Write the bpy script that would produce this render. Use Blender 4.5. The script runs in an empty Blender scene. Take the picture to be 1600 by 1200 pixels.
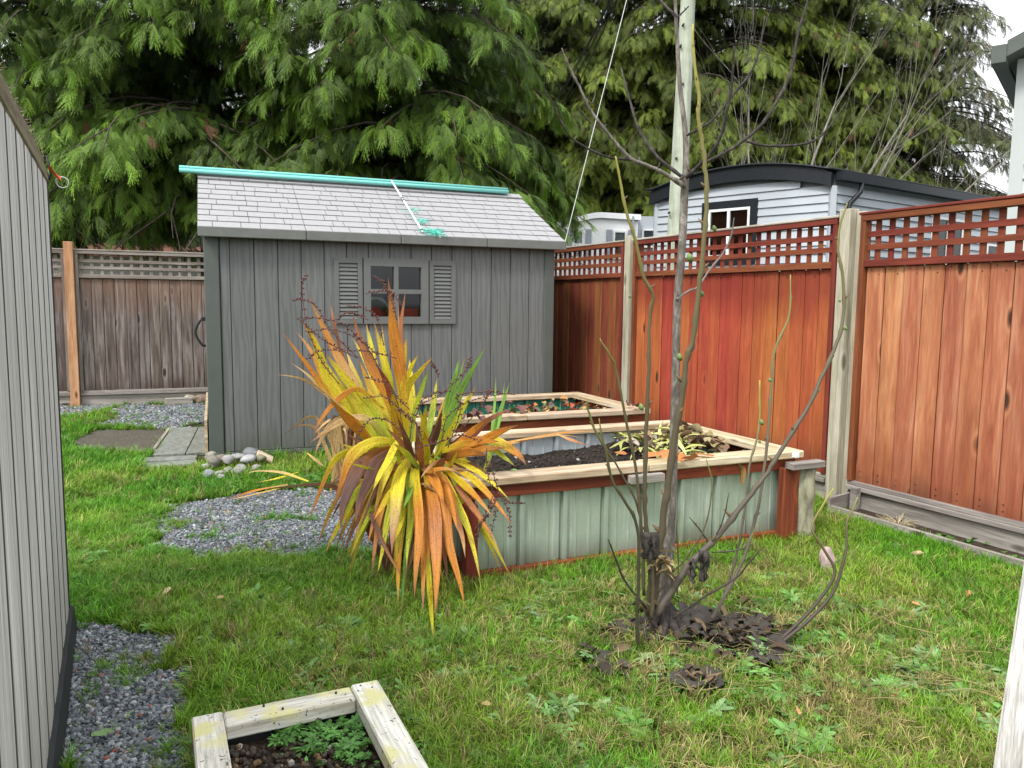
import bpy, bmesh, math, random
import numpy as np
from mathutils import Vector, Matrix, Euler, noise as mnoise

scene = bpy.context.scene
col = scene.collection
rnd = random.Random(7)
rs = np.random.RandomState(11)

# ------------------------------------------------------------------ camera
FPX, PITCH, ROLL, CAMZ = 1202.0, math.radians(6.0), math.radians(0.6), 1.38
_F = Vector((0, math.cos(PITCH), -math.sin(PITCH)))
_R0 = Vector((1, 0, 0)); _U0 = Vector((0, math.sin(PITCH), math.cos(PITCH)))
_R = math.cos(ROLL) * _R0 + math.sin(ROLL) * _U0
_U = -math.sin(ROLL) * _R0 + math.cos(ROLL) * _U0
CAM = Vector((0, 0, CAMZ))
cd = bpy.data.cameras.new('camera'); cam = bpy.data.objects.new('camera', cd); col.objects.link(cam)
mw = Matrix.Identity(4)
for i in range(3):
    mw[i][0] = _R[i]; mw[i][1] = _U[i]; mw[i][2] = -_F[i]; mw[i][3] = CAM[i]
cam.matrix_world = mw
cd.sensor_width = 36.0; cd.lens = 36.0 * FPX / 1600.0
cd.clip_start = 0.05; cd.clip_end = 2000
scene.camera = cam

# ------------------------------------------------------------------ light
SUN_EL, SUN_AZ = math.radians(50), math.radians(215)      # azimuth clockwise from +Y (towards the back left of the camera)
w = bpy.data.worlds.new('World'); scene.world = w; w.use_nodes = True
nt = w.node_tree; nt.nodes.clear()
sky = nt.nodes.new('ShaderNodeTexSky'); sky.sky_type = 'NISHITA'; sky.sun_disc = False
sky.sun_elevation = SUN_EL; sky.sun_rotation = SUN_AZ; sky.air_density = 1.0; sky.dust_density = 3.0
hs = nt.nodes.new('ShaderNodeHueSaturation'); hs.inputs['Saturation'].default_value = 0.18
nt.links.new(sky.outputs[0], hs.inputs['Color'])
b1 = nt.nodes.new('ShaderNodeBackground'); b1.inputs[1].default_value = 0.06
nt.links.new(hs.outputs[0], b1.inputs[0])
tc = nt.nodes.new('ShaderNodeTexCoord'); mp = nt.nodes.new('ShaderNodeMapping'); mp.inputs['Scale'].default_value = (1, 1, 2.5)
nz = nt.nodes.new('ShaderNodeTexNoise'); nz.inputs['Scale'].default_value = 1.6; nz.inputs['Detail'].default_value = 5
cr = nt.nodes.new('ShaderNodeValToRGB')
cr.color_ramp.elements[0].position = .3; cr.color_ramp.elements[0].color = (.62, .66, .72, 1)
cr.color_ramp.elements[1].position = .7; cr.color_ramp.elements[1].color = (.86, .87, .88, 1)
nt.links.new(tc.outputs['Generated'], mp.inputs[0]); nt.links.new(mp.outputs[0], nz.inputs[0]); nt.links.new(nz.outputs[0], cr.inputs[0])
b2 = nt.nodes.new('ShaderNodeBackground'); nt.links.new(cr.outputs[0], b2.inputs[0])
sx = nt.nodes.new('ShaderNodeSeparateXYZ'); nt.links.new(tc.outputs['Generated'], sx.inputs[0])
mr = nt.nodes.new('ShaderNodeMapRange'); mr.inputs[1].default_value = 0.0; mr.inputs[2].default_value = 1.0; mr.inputs[3].default_value = 0.55; mr.inputs[4].default_value = 1.25
nt.links.new(sx.outputs[2], mr.inputs[0]); nt.links.new(mr.outputs[0], b2.inputs[1])
ad = nt.nodes.new('ShaderNodeAddShader'); ow = nt.nodes.new('ShaderNodeOutputWorld')
nt.links.new(b1.outputs[0], ad.inputs[0]); nt.links.new(b2.outputs[0], ad.inputs[1]); nt.links.new(ad.outputs[0], ow.inputs[0])
sl = bpy.data.lights.new('sun', 'SUN'); sl.energy = 1.5; sl.angle = math.radians(11); sl.color = (1, .96, .9)
so = bpy.data.objects.new('sun', sl); col.objects.link(so)
sd = Vector((math.sin(SUN_AZ) * math.cos(SUN_EL), math.cos(SUN_AZ) * math.cos(SUN_EL), math.sin(SUN_EL)))
so.rotation_euler = sd.to_track_quat('Z', 'Y').to_euler()
scene.view_settings.view_transform = 'Standard'; scene.view_settings.look = 'None'
scene.view_settings.gamma = 1; scene.view_settings.use_curve_mapping = False
scene.view_settings.exposure = 1.1

# ------------------------------------------------------------------ pixel helpers (photograph 1600 x 1200)
def ray(px, py): return _F + _R * ((px - 800) / FPX) - _U * ((py - 600) / FPX)
def G(px, py, z=0.0):
    d = ray(px, py); return CAM + d * ((z - CAMZ) / d.z)
def at(px, py, y, zmin=None):
    d = ray(px, py); p = CAM + d * (y / d.y)
    if zmin is not None and p.z < zmin:
        p = G(px, py, zmin)
    return p

# ------------------------------------------------------------------ object helpers
def setp(o, label=None, cat=None, group=None, kind=None):
    if label: o['label'] = label
    if cat: o['category'] = cat
    if group: o['group'] = group
    if kind: o['kind'] = kind
    return o
def empty(name, label, cat, loc=(0, 0, 0), rz=0.0, group=None, kind=None):
    o = bpy.data.objects.new(name, None); col.objects.link(o); o.location = loc; o.rotation_euler = (0, 0, rz)
    o.empty_display_size = .1
    return setp(o, label, cat, group, kind)
def obj(name, me, mat=None, parent=None, loc=None, rot=None):
    o = bpy.data.objects.new(name, me); col.objects.link(o)
    if mat is not None and len(me.materials) == 0: me.materials.append(mat)
    if parent is not None: o.parent = parent
    if loc is not None: o.location = loc
    if rot is not None: o.rotation_euler = rot
    return o
def mesh(name, vs, fs, smooth=False, mat=None):
    me = bpy.data.meshes.new(name)
    me.from_pydata([tuple(v) for v in vs], [], fs); me.update()
    if smooth: me.polygons.foreach_set('use_smooth', [True] * len(me.polygons))
    if mat is not None: me.materials.append(mat)
    return me
_boxes = {}
def box(dx, dy, dz, bev=0.0, mat=None, seg=1):
    key = (round(dx, 4), round(dy, 4), round(dz, 4), round(bev, 4), mat.name if mat else '')
    if key in _boxes: return _boxes[key]
    bm = bmesh.new(); bmesh.ops.create_cube(bm, size=1)
    for v in bm.verts: v.co = Vector((v.co.x * dx, v.co.y * dy, v.co.z * dz))
    if bev > 0: bmesh.ops.bevel(bm, geom=bm.edges[:], offset=bev, segments=seg, affect='EDGES', profile=.6)
    me = bpy.data.meshes.new('board'); bm.to_mesh(me); bm.free()
    if mat is not None: me.materials.append(mat)
    _boxes[key] = me; return me
def bx(name, x0, x1, y0, y1, z0, z1, mat, parent=None, bev=0.0, rot=None):
    return obj(name, box(x1 - x0, y1 - y0, z1 - z0, bev, mat), None, parent, ((x0 + x1) / 2, (y0 + y1) / 2, (z0 + z1) / 2), rot)
def catmull(pts, n):
    """resample a list of tuples (any dims) to n samples per span"""
    P = [np.array(p, float) for p in pts]
    if len(P) < 3: 
        return [P[0] + (P[-1] - P[0]) * t for t in np.linspace(0, 1, n + 1)]
    out = []
    for i in range(len(P) - 1):
        p0 = P[i - 1] if i > 0 else 2 * P[0] - P[1]
        p1, p2 = P[i], P[i + 1]
        p3 = P[i + 2] if i + 2 < len(P) else 2 * P[-1] - P[-2]
        for k in range(n):
            t = k / n
            out.append(.5 * ((2 * p1) + (p2 - p0) * t + (2 * p0 - 5 * p1 + 4 * p2 - p3) * t * t + (3 * p1 - p0 - 3 * p2 + p3) * t ** 3))
    out.append(P[-1]); return out
class MB:
    """collects geometry into one mesh"""
    def __init__(s): s.v = []; s.f = []; s.c = []
    def add(s, vs, fs, c=None):
        b = len(s.v); s.v += [tuple(v) for v in vs]; s.f += [tuple(i + b for i in f) for f in fs]
        s.c += [c if c is not None else (1, 1, 1)] * len(vs)
    def tube(s, pts, sides=6, cap=True, c=None, knobs=None):
        """pts: (x,y,z,r)"""
        n = len(pts); vs = []; prev = None
        for i, p in enumerate(pts):
            a = Vector(pts[max(0, i - 1)][:3]); b = Vector(pts[min(n - 1, i + 1)][:3]); t = (b - a)
            t = t.normalized() if t.length > 1e-9 else Vector((0, 0, 1))
            if prev is None:
                u = t.orthogonal().normalized()
            else:
                u = prev - t * prev.dot(t); u = u.normalized() if u.length > 1e-6 else t.orthogonal().normalized()
            prev = u; v = t.cross(u); c0 = Vector(p[:3])
            for k in range(sides):
                an = 2 * math.pi * k / sides; vs.append(c0 + (u * math.cos(an) + v * math.sin(an)) * p[3])
        fs = []
        for i in range(n - 1):
            for k in range(sides):
                fs.append((i * sides + k, i * sides + (k + 1) % sides, (i + 1) * sides + (k + 1) % sides, (i + 1) * sides + k))
        if cap:
            fs.append(tuple(range(sides - 1, -1, -1))); fs.append(tuple((n - 1) * sides + k for k in range(sides)))
        s.add(vs, fs, c)
    def box(s, x0, x1, y0, y1, z0, z1, c=None):
        vs = [(x, y, z) for x in (x0, x1) for y in (y0, y1) for z in (z0, z1)]
        s.add(vs, [(0, 1, 3, 2), (4, 6, 7, 5), (0, 4, 5, 1), (2, 3, 7, 6), (0, 2, 6, 4), (1, 5, 7, 3)], c)
    def ico(s, p, r, sub=1, squash=(1, 1, 1), jit=0, c=None):
        bm = bmesh.new(); bmesh.ops.create_icosphere(bm, subdivisions=sub, radius=1)
        vs = []
        for v in bm.verts:
            k = 1 + (rnd.random() - .5) * jit; vs.append((p[0] + v.co.x * r * squash[0] * k, p[1] + v.co.y * r * squash[1] * k, p[2] + v.co.z * r * squash[2] * k))
        bm.verts.index_update(); s.add(vs, [tuple(x.index for x in f.verts) for f in bm.faces], c); bm.free()
    def mesh(s, name='mesh', smooth=False, mat=None, color=False):
        me = mesh(name, s.v, s.f, smooth, mat)
        if color:
            a = me.color_attributes.new('Col', 'FLOAT_COLOR', 'POINT')
            a.data.foreach_set('color', np.concatenate([np.array(s.c, float), np.ones((len(s.c), 1))], 1).ravel())
        return me
    def build(s, name, mat, parent=None, smooth=False, color=False):
        return obj(name, s.mesh(name, smooth, mat, color), None, parent)

# ------------------------------------------------------------------ materials
class NT:
    def __init__(s, name, rough=.7, spec=.3):
        s.m = bpy.data.materials.new(name); s.m.use_nodes = True; s.t = s.m.node_tree
        s.b = s.t.nodes['Principled BSDF']; s.b.inputs['Roughness'].default_value = rough
        s.b.inputs['Specular IOR Level'].default_value = spec
        s.out = s.t.nodes['Material Output']
    def n(s, typ, **kw):
        nd = s.t.nodes.new('ShaderNode' + typ)
        for k, v in kw.items():
            if k in nd.inputs: nd.inputs[k].default_value = v
            else: setattr(nd, k, v)
        return nd
    def l(s, a, b): s.t.links.new(a, b)
    def ramp(s, src, stops):
        r = s.n('ValToRGB'); e = r.color_ramp.elements
        while len(e) < len(stops): e.new(.5)
        for el, (p, c) in zip(e, stops):
            el.position = p; el.color = (*c, 1) if len(c) == 3 else c
        s.l(src, r.inputs[0]); return r.outputs[0]
    def mix(s, fac, a, b, mode='MIX'):
        m = s.n('Mix', data_type='RGBA', blend_type=mode)
        for i, x in ((0, fac), (6, a), (7, b)):
            if hasattr(x, 'links'): s.l(x, m.inputs[i])
            else: m.inputs[i].default_value = (*x, 1) if isinstance(x, tuple) and len(x) == 3 else x
        return m.outputs[2]
    def math(s, op, a, b=0.0, clamp=False):
        m = s.n('Math', operation=op, use_clamp=clamp)
        for i, x in ((0, a), (1, b)):
            if hasattr(x, 'links'): s.l(x, m.inputs[i])
            else: m.inputs[i].default_value = x
        return m.outputs[0]
    def coords(s, scale=(1, 1, 1), rand=0.0, space='Object'):
        tcn = s.n('TexCoord'); o = tcn.outputs[space]
        if rand:
            oi = s.n('ObjectInfo'); r = s.math('MULTIPLY', oi.outputs['Random'], rand)
            c = s.n('CombineXYZ'); s.l(r, c.inputs[0]); s.l(s.math('MULTIPLY', r, 1.7), c.inputs[1]); s.l(s.math('MULTIPLY', r, 2.3), c.inputs[2])
            va = s.n('VectorMath', operation='ADD'); s.l(o, va.inputs[0]); s.l(c.outputs[0], va.inputs[1]); o = va.outputs[0]
        m = s.n('Mapping'); m.inputs['Scale'].default_value = scale; s.l(o, m.inputs[0]); return m.outputs[0]
    def noise(s, vec, scale=5, detail=4, rough=.55, dist=0.0):
        n = s.n('TexNoise', Scale=scale, Detail=detail, Roughness=rough, Distortion=dist); s.l(vec, n.inputs['Vector']); return n.outputs['Fac']
    def bump(s, h, strength=.3, dist=.002):
        b = s.n('Bump', Strength=strength, Distance=dist); s.l(h, b.inputs['Height']); s.l(b.outputs[0], s.b.inputs['Normal'])
    def color(s, c):
        if hasattr(c, 'links'): s.l(c, s.b.inputs['Base Color'])
        else: s.b.inputs['Base Color'].default_value = (*c, 1)
        return s.m

def wood(name, dark, mid, light, axis='z', vary=.25, knots=True, rough=.75, grain=1.0, zfx=None, spec=.25, knotcol=(.05, .025, .015), bump=.35, streak=.5):
    N = NT(name, rough, spec)
    st = {'z': (1, 1, .07), 'x': (.07, 1, 1)}[axis]
    v = N.coords(st, 37.0)
    g1 = N.noise(v, 22 * grain, 5, .6, .6); g2 = N.noise(v, 120 * grain, 3, .6, .2)
    vb = N.coords({'z': (1, 1, .35), 'x': (.35, 1, 1)}[axis], 37.0)
    g3 = N.noise(vb, 5, 3, .5, .3)
    base = N.ramp(g1, [(.3, dark), (.5, mid), (.72, light)])
    fine = N.ramp(g2, [(.3, (.62, .62, .62)), (.62, (1.12, 1.12, 1.12))])
    c = N.mix(streak, base, fine, 'MULTIPLY')
    c = N.mix(.6, c, N.ramp(g3, [(.3, (.78, .77, .76)), (.7, (1.12, 1.12, 1.12))]), 'MULTIPLY')
    oi = N.n('ObjectInfo'); val = N.math('ADD', N.math('MULTIPLY', oi.outputs['Random'], vary), 1 - vary / 2)
    h = N.n('HueSaturation'); N.l(val, h.inputs['Value']); N.l(c, h.inputs['Color'])
    N.l(N.math('ADD', N.math('MULTIPLY', oi.outputs['Random'], .03), .485), h.inputs['Hue']); c = h.outputs[0]
    if knots:
        vk = N.coords({'z': (5.5, 5.5, 1.9), 'x': (1.9, 5.5, 5.5)}[axis], 91.0)
        vo = N.n('TexVoronoi', Scale=1.0); N.l(vk, vo.inputs['Vector'])
        k1 = N.ramp(vo.outputs['Distance'], [(.07, (1, 1, 1)), (.13, (0, 0, 0))])
        c = N.mix(k1, c, knotcol)
        ring = N.ramp(vo.outputs['Distance'], [(.12, (0, 0, 0)), (.15, (1, 1, 1)), (.22, (0, 0, 0))])
        c = N.mix(N.math('MULTIPLY', ring, .35), c, light)
    if zfx: c = zfx(N, c)
    N.bump(N.math('ADD', g2, N.math('MULTIPLY', g1, .6)), bump, .002)
    return N.color(c)

def height_band(z0, z1, colr, amount=1.0, nscale=6, amp=.12, stretch=.15):
    """a stain of its own, between world heights, edge broken by noise"""
    def f(N, c):
        g = N.n('NewGeometry'); sx = N.n('SeparateXYZ'); N.l(g.outputs['Position'], sx.inputs[0])
        m = N.n('Mapping'); m.inputs['Scale'].default_value = (nscale, nscale, nscale * stretch); N.l(g.outputs['Position'], m.inputs[0])
        nn = N.n('TexNoise', Scale=1.0, Detail=4.0); N.l(m.outputs[0], nn.inputs['Vector'])
        zz = N.math('ADD', sx.outputs[2], N.math('MULTIPLY', N.math('SUBTRACT', nn.outputs['Fac'], .5), amp * 4))
        mr = N.n('MapRange'); mr.inputs[1].default_value = z0; mr.inputs[2].default_value = z1; N.l(zz, mr.inputs[0])
        return N.mix(N.math('MULTIPLY', mr.outputs[0], amount), c, colr)
    return f
def chain(*fs):
    def f(N, c):
        for g in fs: c = g(N, c)
        return c
    return f
def plain(name, c, rough=.6, metal=0.0, var=.15, scale=8, bump=0.0, spec=.3):
    N = NT(name, rough, spec); N.b.inputs['Metallic'].default_value = metal
    v = N.coords((1, 1, 1), 13.0); g = N.noise(v, scale, 5, .6)
    cc = N.mix(1.0, c, N.ramp(g, [(.25, (1 - var,) * 3), (.75, (1 + var,) * 3)]), 'MULTIPLY')
    if bump: N.bump(N.noise(v, scale * 6, 4), bump, .003)
    return N.color(cc)

M = {}
lower_wet = height_band(.42, .1, (.045, .02, .012), .8, 7, .08)
M['red_mid'] = wood('stained red cedar', (.24, .046, .018), (.33, .075, .028), (.39, .105, .042), 'z', .18, zfx=chain(height_band(1.22, 1.5, (.15, .016, .012), .65, 3, .12, .6), lower_wet))
M['red_right'] = wood('stained orange cedar', (.3, .1, .04), (.42, .175, .075), (.54, .28, .14), 'z', .4, zfx=chain(height_band(.75, .2, (.2, .05, .022), .65, 4, .2, .5), height_band(.3, .1, (.05, .022, .014), .7, 9, .09)))
M['red_far'] = wood('stained brown cedar', (.13, .034, .014), (.19, .055, .022), (.24, .08, .034), 'z', .2, zfx=lower_wet)
M['red_trim_x'] = wood('stained red trim', (.11, .022, .012), (.165, .037, .018), (.21, .055, .026), 'x', .25, knots=False)
M['red_trim_z'] = wood('stained red stile', (.11, .022, .012), (.165, .037, .018), (.21, .055, .026), 'z', .25, knots=False)
M['cap_grey'] = wood('weathered fence cap', (.2, .17, .14), (.34, .3, .25), (.48, .44, .38), 'x', .2, knots=False, streak=.8)
M['post_pt'] = wood('weathered treated post', (.22, .2, .14), (.36, .33, .25), (.47, .44, .35), 'z', .15, knots=True, knotcol=(.14, .12, .08))
M['grey_board'] = wood('weathered grey cedar', (.05, .037, .03), (.125, .096, .083), (.27, .24, .22), 'z', .45, knotcol=(.03, .02, .016),
                       zfx=chain(height_band(1.15, 1.7, (.27, .13, .065), .38, 3.2, .2, .4), height_band(.36, .1, (.04, .024, .016), .8, 7, .13)))
M['grey_trim_x'] = wood('weathered grey trim', (.12, .09, .075), (.22, .185, .16), (.32, .29, .265), 'x', .25, knots=False)
M['grey_trim_z'] = wood('weathered grey stile', (.12, .09, .075), (.22, .185, .16), (.32, .29, .265), 'z', .25, knots=False)
M['new_post'] = wood('fresh fir post', (.3, .16, .07), (.44, .26, .12), (.53, .34, .18), 'z', .05, knotcol=(.12, .05, .02))
M['kick'] = wood('grey kick board', (.13, .115, .1), (.25, .225, .2), (.36, .33, .3), 'x', .2, knotcol=(.06, .045, .035))
M['cap_bed'] = wood('weathered pale bed cap', (.27, .19, .1), (.46, .36, .235), (.6, .52, .4), 'x', .18, knotcol=(.08, .05, .03), streak=.8)
M['red_board_x'] = wood('red stained bed board', (.1, .026, .014), (.21, .05, .02), (.31, .09, .036), 'x', .25)
M['red_board_z'] = wood('red stained bed post', (.075, .02, .012), (.18, .042, .018), (.27, .075, .03), 'z', .25)
M['white_post'] = wood('bleached white paint timber', (.2, .18, .15), (.58, .56, .53), (.7, .69, .67), 'z', .05, knots=False, streak=1.0, grain=2.2, bump=.9)
M['lichen'] = None

def siding_mat(name, base, dark, scale=1.0, spec=.3, ws=9.0, rough=.55, amt=.5):
    N = NT(name, rough, spec)
    v = N.coords((1, 1, .11), 29.0)
    wv = N.n('TexWave', wave_type='RINGS', rings_direction='SPHERICAL', Scale=ws, Distortion=7.0, Detail=3.0); wv.inputs['Detail Scale'].default_value = 1.4
    N.l(v, wv.inputs['Vector'])
    g = N.noise(N.coords((1, 1, .03), 17.0), 60 * scale, 4, .6)
    c = N.mix(N.ramp(wv.outputs['Fac'], [(.1, (amt, amt, amt)), (.55, (0, 0, 0))]), base, dark)
    c = N.mix(.5, c, N.ramp(g, [(.3, (.8, .8, .8)), (.7, (1.15, 1.15, 1.15))]), 'MULTIPLY')
    oi = N.n('ObjectInfo'); h = N.n('HueSaturation'); N.l(N.math('ADD', N.math('MULTIPLY', oi.outputs['Random'], .12), .94), h.inputs['Value']); N.l(c, h.inputs['Color'])
    N.bump(N.math('ADD', wv.outputs['Fac'], g), .25, .0015)
    big = N.noise(N.coords((1, 1, .25), 60.0), 3.0, 4, .6)
    c2 = N.mix(.25, h.outputs[0], N.ramp(big, [(.3, (.72, .74, .74)), (.7, (1.25, 1.25, 1.22))]), 'MULTIPLY')
    return N.color(height_band(.26, .04, (.07, .075, .045), .6, 5, .09, .5)(N, c2))
M['shed_plank'] = siding_mat('grey resin woodgrain', (.128, .133, .131), (.088, .092, .09), amt=.6, ws=13)
M['shed_trim'] = plain('dark green grey resin', (.078, .088, .08), .5, var=.08)
M['shingle'] = plain('pale grey resin shingle', (.265, .26, .265), .6, var=.1, scale=30, bump=.15)
M['shed_fascia'] = plain('grey green resin fascia', (.12, .124, .115), .6, var=.15)
N = NT('light grey streaked siding', .6, .25)
v = N.coords((1, 1, .025), 29.0); g = N.noise(v, 55, 5, .65); g2 = N.noise(N.coords((1, 1, .1), 29.0), 6, 3)
c = N.ramp(g, [(.3, (.3, .3, .295)), (.5, (.5, .495, .49)), (.68, (.7, .695, .69))])
c = N.mix(.5, c, N.ramp(g2, [(.3, (.8, .8, .78)), (.7, (1.1, 1.1, 1.1))]), 'MULTIPLY')
c = height_band(.7, .1, (.26, .25, .2), .6, 4, .2, .4)(N, c)
N.bump(g, .3, .001); M['left_plank'] = N.color(c)
M['black'] = plain('black rubbery plastic', (.018, .02, .022), .6, var=.3)
M['black_paint'] = plain('black painted metal', (.014, .016, .02), .45, var=.3, scale=20)
M['steel'] = plain('galvanised ring', (.45, .46, .47), .35, 1.0)
M['orange_strap'] = plain('orange red strap', (.75, .09, .04), .6)
M['teal'] = plain('pale teal plastic pipe', (.16, .47, .42), .4, var=.06)
M['white_metal'] = plain('off white enamelled pole', (.65, .68, .65), .4, var=.06)
M['net'] = plain('turquoise netting', (.1, .5, .4), .6)
M['white_vinyl'] = plain('white vinyl', (.82, .83, .83), .5, var=.05, scale=3)
M['mobile_siding'] = plain('pale grey lap siding', (.4, .435, .47), .5, var=.05, scale=3)
M['house_siding'] = plain('pale green grey siding', (.4, .43, .42), .5, var=.05, scale=3)
M['white_frame'] = plain('white window frame', (.75, .76, .75), .4, var=.04)
M['curtain'] = plain('dark red curtain', (.16, .03, .03), .9)
M['dark_room'] = plain('dark interior', (.035, .035, .035), .9)
M['blind'] = plain('grey curtain', (.3, .32, .36), .9)
M['rust_roof'] = plain('rusty red roofing', (.13, .055, .035), .8, var=.3, scale=3)
N = NT('window glass', .03, .5); N.b.inputs['Base Color'].default_value = (.9, .95, .95, 1)
tr = N.n('BsdfTransparent'); tr.inputs[0].default_value = (.72, .76, .76, 1); gl = N.n('BsdfGlossy'); gl.inputs['Roughness'].default_value = .04
fr = N.n('Fresnel', IOR=1.5); mx = N.n('MixShader'); N.l(fr.outputs[0], mx.inputs[0]); N.l(tr.outputs[0], mx.inputs[1]); N.l(gl.outputs[0], mx.inputs[2]); N.l(mx.outputs[0], N.out.inputs[0])
M['glass'] = N.m
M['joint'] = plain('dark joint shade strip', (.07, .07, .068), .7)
# galvanised sheets
def galv(name, c0, c1, rough=.42, metal=.35):
    N = NT(name, rough, .5); N.b.inputs['Metallic'].default_value = metal
    v = N.coords((1, 1, 1)); vo = N.n('TexVoronoi', Scale=70.0); N.l(v, vo.inputs['Vector'])
    a = N.noise(v, 3.2, 4, .6, .5); s = N.noise(N.coords((1, 1, .06)), 40, 3, .6)
    c = N.mix(a, c0, c1); c = N.mix(.07, c, vo.outputs['Color'], 'SOFT_LIGHT')
    c = N.mix(N.ramp(s, [(.56, (0, 0, 0)), (.68, (.7, .7, .7))]), c, (.55, .62, .57))
    sp = N.noise(N.coords((1, 1, 1)), 26, 5, .7); c = N.mix(N.ramp(sp, [(.66, (0, 0, 0)), (.74, (.5, .5, .5))]), c, (.5, .56, .52))
    c = height_band(.16, .03, (.13, .11, .08), .75, 5, .06, .5)(N, c)
    N.l(N.ramp(a, [(.3, (rough - .08,) * 3), (.7, (rough + .12,) * 3)]), N.b.inputs['Roughness'])
    return N.color(c)
M['galv_green'] = galv('zinc sheet tinted with grass reflection', (.3, .38, .29), (.42, .48, .41))  # green of the reflected grass is put into the zinc's colour
M['galv_silver'] = galv('silver zinc sheet', (.36, .41, .43), (.5, .55, .57))
M['green_sheet'] = galv('dark green painted sheet', (.01, .12, .085), (.015, .16, .11), .35, 0.0)
# soil
def soil_mat(name, a, b, c3=(.2, .17, .13), sc=60):
    N = NT(name, .95, .15); v = N.coords((1, 1, 1)); n1 = N.noise(v, sc, 6, .7); n2 = N.noise(v, sc * .15, 3)
    c = N.ramp(n1, [(.35, a), (.62, b), (.78, c3)]); c = N.mix(.5, c, N.ramp(n2, [(.3, (.7, .7, .7)), (.7, (1.2, 1.2, 1.2))]), 'MULTIPLY')
    N.bump(n1, .9, .012); return N.color(c)
M['soil'] = soil_mat('dark potting soil', (.012, .009, .007), (.035, .026, .02))
M['soil_brown'] = soil_mat('brown soil', (.02, .014, .01), (.07, .05, .035))
M['bark_dirt'] = soil_mat('mossy dirt', (.05, .045, .035), (.12, .105, .085), (.2, .19, .16), 40)
M['ground'] = soil_mat('lawn soil and thatch', (.02, .024, .01), (.06, .075, .022), (.12, .11, .04), 30)
M['gravel_bed'] = soil_mat('gravel fines', (.06, .065, .07), (.16, .17, .18), (.34, .35, .36), 55)
M['fabric'] = plain('torn muddy landscape fabric', (.048, .041, .035), .9, var=.35, scale=20, bump=.4)
M['slab'] = wood('mossy grey green deck board', (.1, .105, .09), (.17, .18, .16), (.24, .25, .22), 'z', .3, knots=False)
# vertex coloured leaf
def vcol(name, rough=.55, trans=.25, spots=True, veins=True):
    N = NT(name, rough, .3); a = N.n('VertexColor', layer_name='Col')
    c = a.outputs[0]
    if veins:
        uv = N.n('UVMap'); m = N.n('Mapping'); m.inputs['Scale'].default_value = (26, 1.6, 1); N.l(uv.outputs[0], m.inputs[0])
        oi = N.n('ObjectInfo'); va = N.n('VectorMath', operation='ADD'); N.l(m.outputs[0], va.inputs[0]); N.l(N.math('MULTIPLY', oi.outputs['Random'], 50), va.inputs[1])
        n1 = N.noise(va.outputs[0], 1.0, 3, .6, .2)
        c = N.mix(.85, c, N.ramp(n1, [(.32, (.38, .28, .2)), (.47, (.9, .88, .85)), (.7, (1.3, 1.25, 1.1))]), 'MULTIPLY')
    if spots:
        v = N.coords((1, 1, 1), 31.0); n2 = N.noise(v, 130, 3, .6)
        c = N.mix(N.ramp(n2, [(.58, (0, 0, 0)), (.66, (.8, .8, .8))]), c, (.12, .04, .012))
    N.color(c)
    if trans:
        t = N.n('BsdfTranslucent'); N.l(c, t.inputs[0]); mx = N.n('MixShader'); mx.inputs[0].default_value = trans
        N.l(N.b.outputs[0], mx.inputs[1]); N.l(t.outputs[0], mx.inputs[2]); N.l(mx.outputs[0], N.out.inputs[0])
    return N.m
M['leafcol'] = vcol('striped sword leaf')
M['litter'] = vcol('dry leaf litter', .8, .15, True, False)
M['barkcol'] = None
def inst_mat(name, rough=.5, trans=.3, spec=.3, tipgain=None, stone=False):
    """colour comes from the scatter's own 'tint', varied along each piece by its Col attribute"""
    N = NT(name, rough, spec); a = N.n('Attribute', attribute_type='INSTANCER', attribute_name='tint'); b = N.n('VertexColor', layer_name='Col')
    c = N.mix(1.0, a.outputs['Color'], b.outputs[0], 'MULTIPLY')
    if stone:
        v = N.coords((1, 1, 1)); n = N.noise(v, 3, 5, .7); c = N.mix(.8, c, N.ramp(n, [(.3, (.65, .65, .65)), (.7, (1.25, 1.25, 1.25))]), 'MULTIPLY')
    N.color(c)
    if trans:
        t = N.n('BsdfTranslucent'); N.l(c, t.inputs[0]); mx = N.n('MixShader'); mx.inputs[0].default_value = trans
        N.l(N.b.outputs[0], mx.inputs[1]); N.l(t.outputs[0], mx.inputs[2]); N.l(mx.outputs[0], N.out.inputs[0])
    return N.m
M['blade'] = inst_mat('grass blade', .45, .3)
M['frond'] = inst_mat('conifer frond', .55, .22, .25)
M['stone_i'] = inst_mat('crushed gravel', .75, 0, .3, stone=True)
M['weed'] = inst_mat('weed leaf', .5, .25)
def bark(name, a, b, c3, sc=18, bump=.8, st=.2):
    N = NT(name, .85, .2); v = N.coords((1, 1, st)); n1 = N.noise(v, sc, 6, .7, .4); n2 = N.noise(N.coords(), 5, 3)
    c = N.ramp(n1, [(.32, a), (.52, b), (.7, c3)]); c = N.mix(.6, c, N.ramp(n2, [(.3, (.7, .7, .7)), (.7, (1.25, 1.25, 1.25))]), 'MULTIPLY')
    N.bump(n1, bump, .006); return N.color(c)
M['cedar_bark'] = bark('cedar bark', (.03, .022, .017), (.07, .055, .042), (.12, .1, .08), 14)
M['fig_bark'] = bark('grey fig bark', (.06, .052, .044), (.16, .142, .12), (.36, .33, .29), 45, .5, .35)
M['fig_dark'] = bark('dark damp fig bark', (.02, .017, .016), (.045, .038, .035), (.1, .085, .078), 60, .4, .4)
M['fig_brown'] = bark('olive brown fig bark', (.06, .045, .025), (.12, .09, .05), (.19, .15, .09), 60, .4, .4)
M['alder'] = bark('pale bare twigs', (.1, .09, .07), (.2, .19, .15), (.28, .27, .22), 20, .3, .3)
M['pole_bark'] = bark('green grey treated pole', (.24, .27, .2), (.36, .39, .31), (.45, .47, .39), 22, .4, .05)
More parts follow.
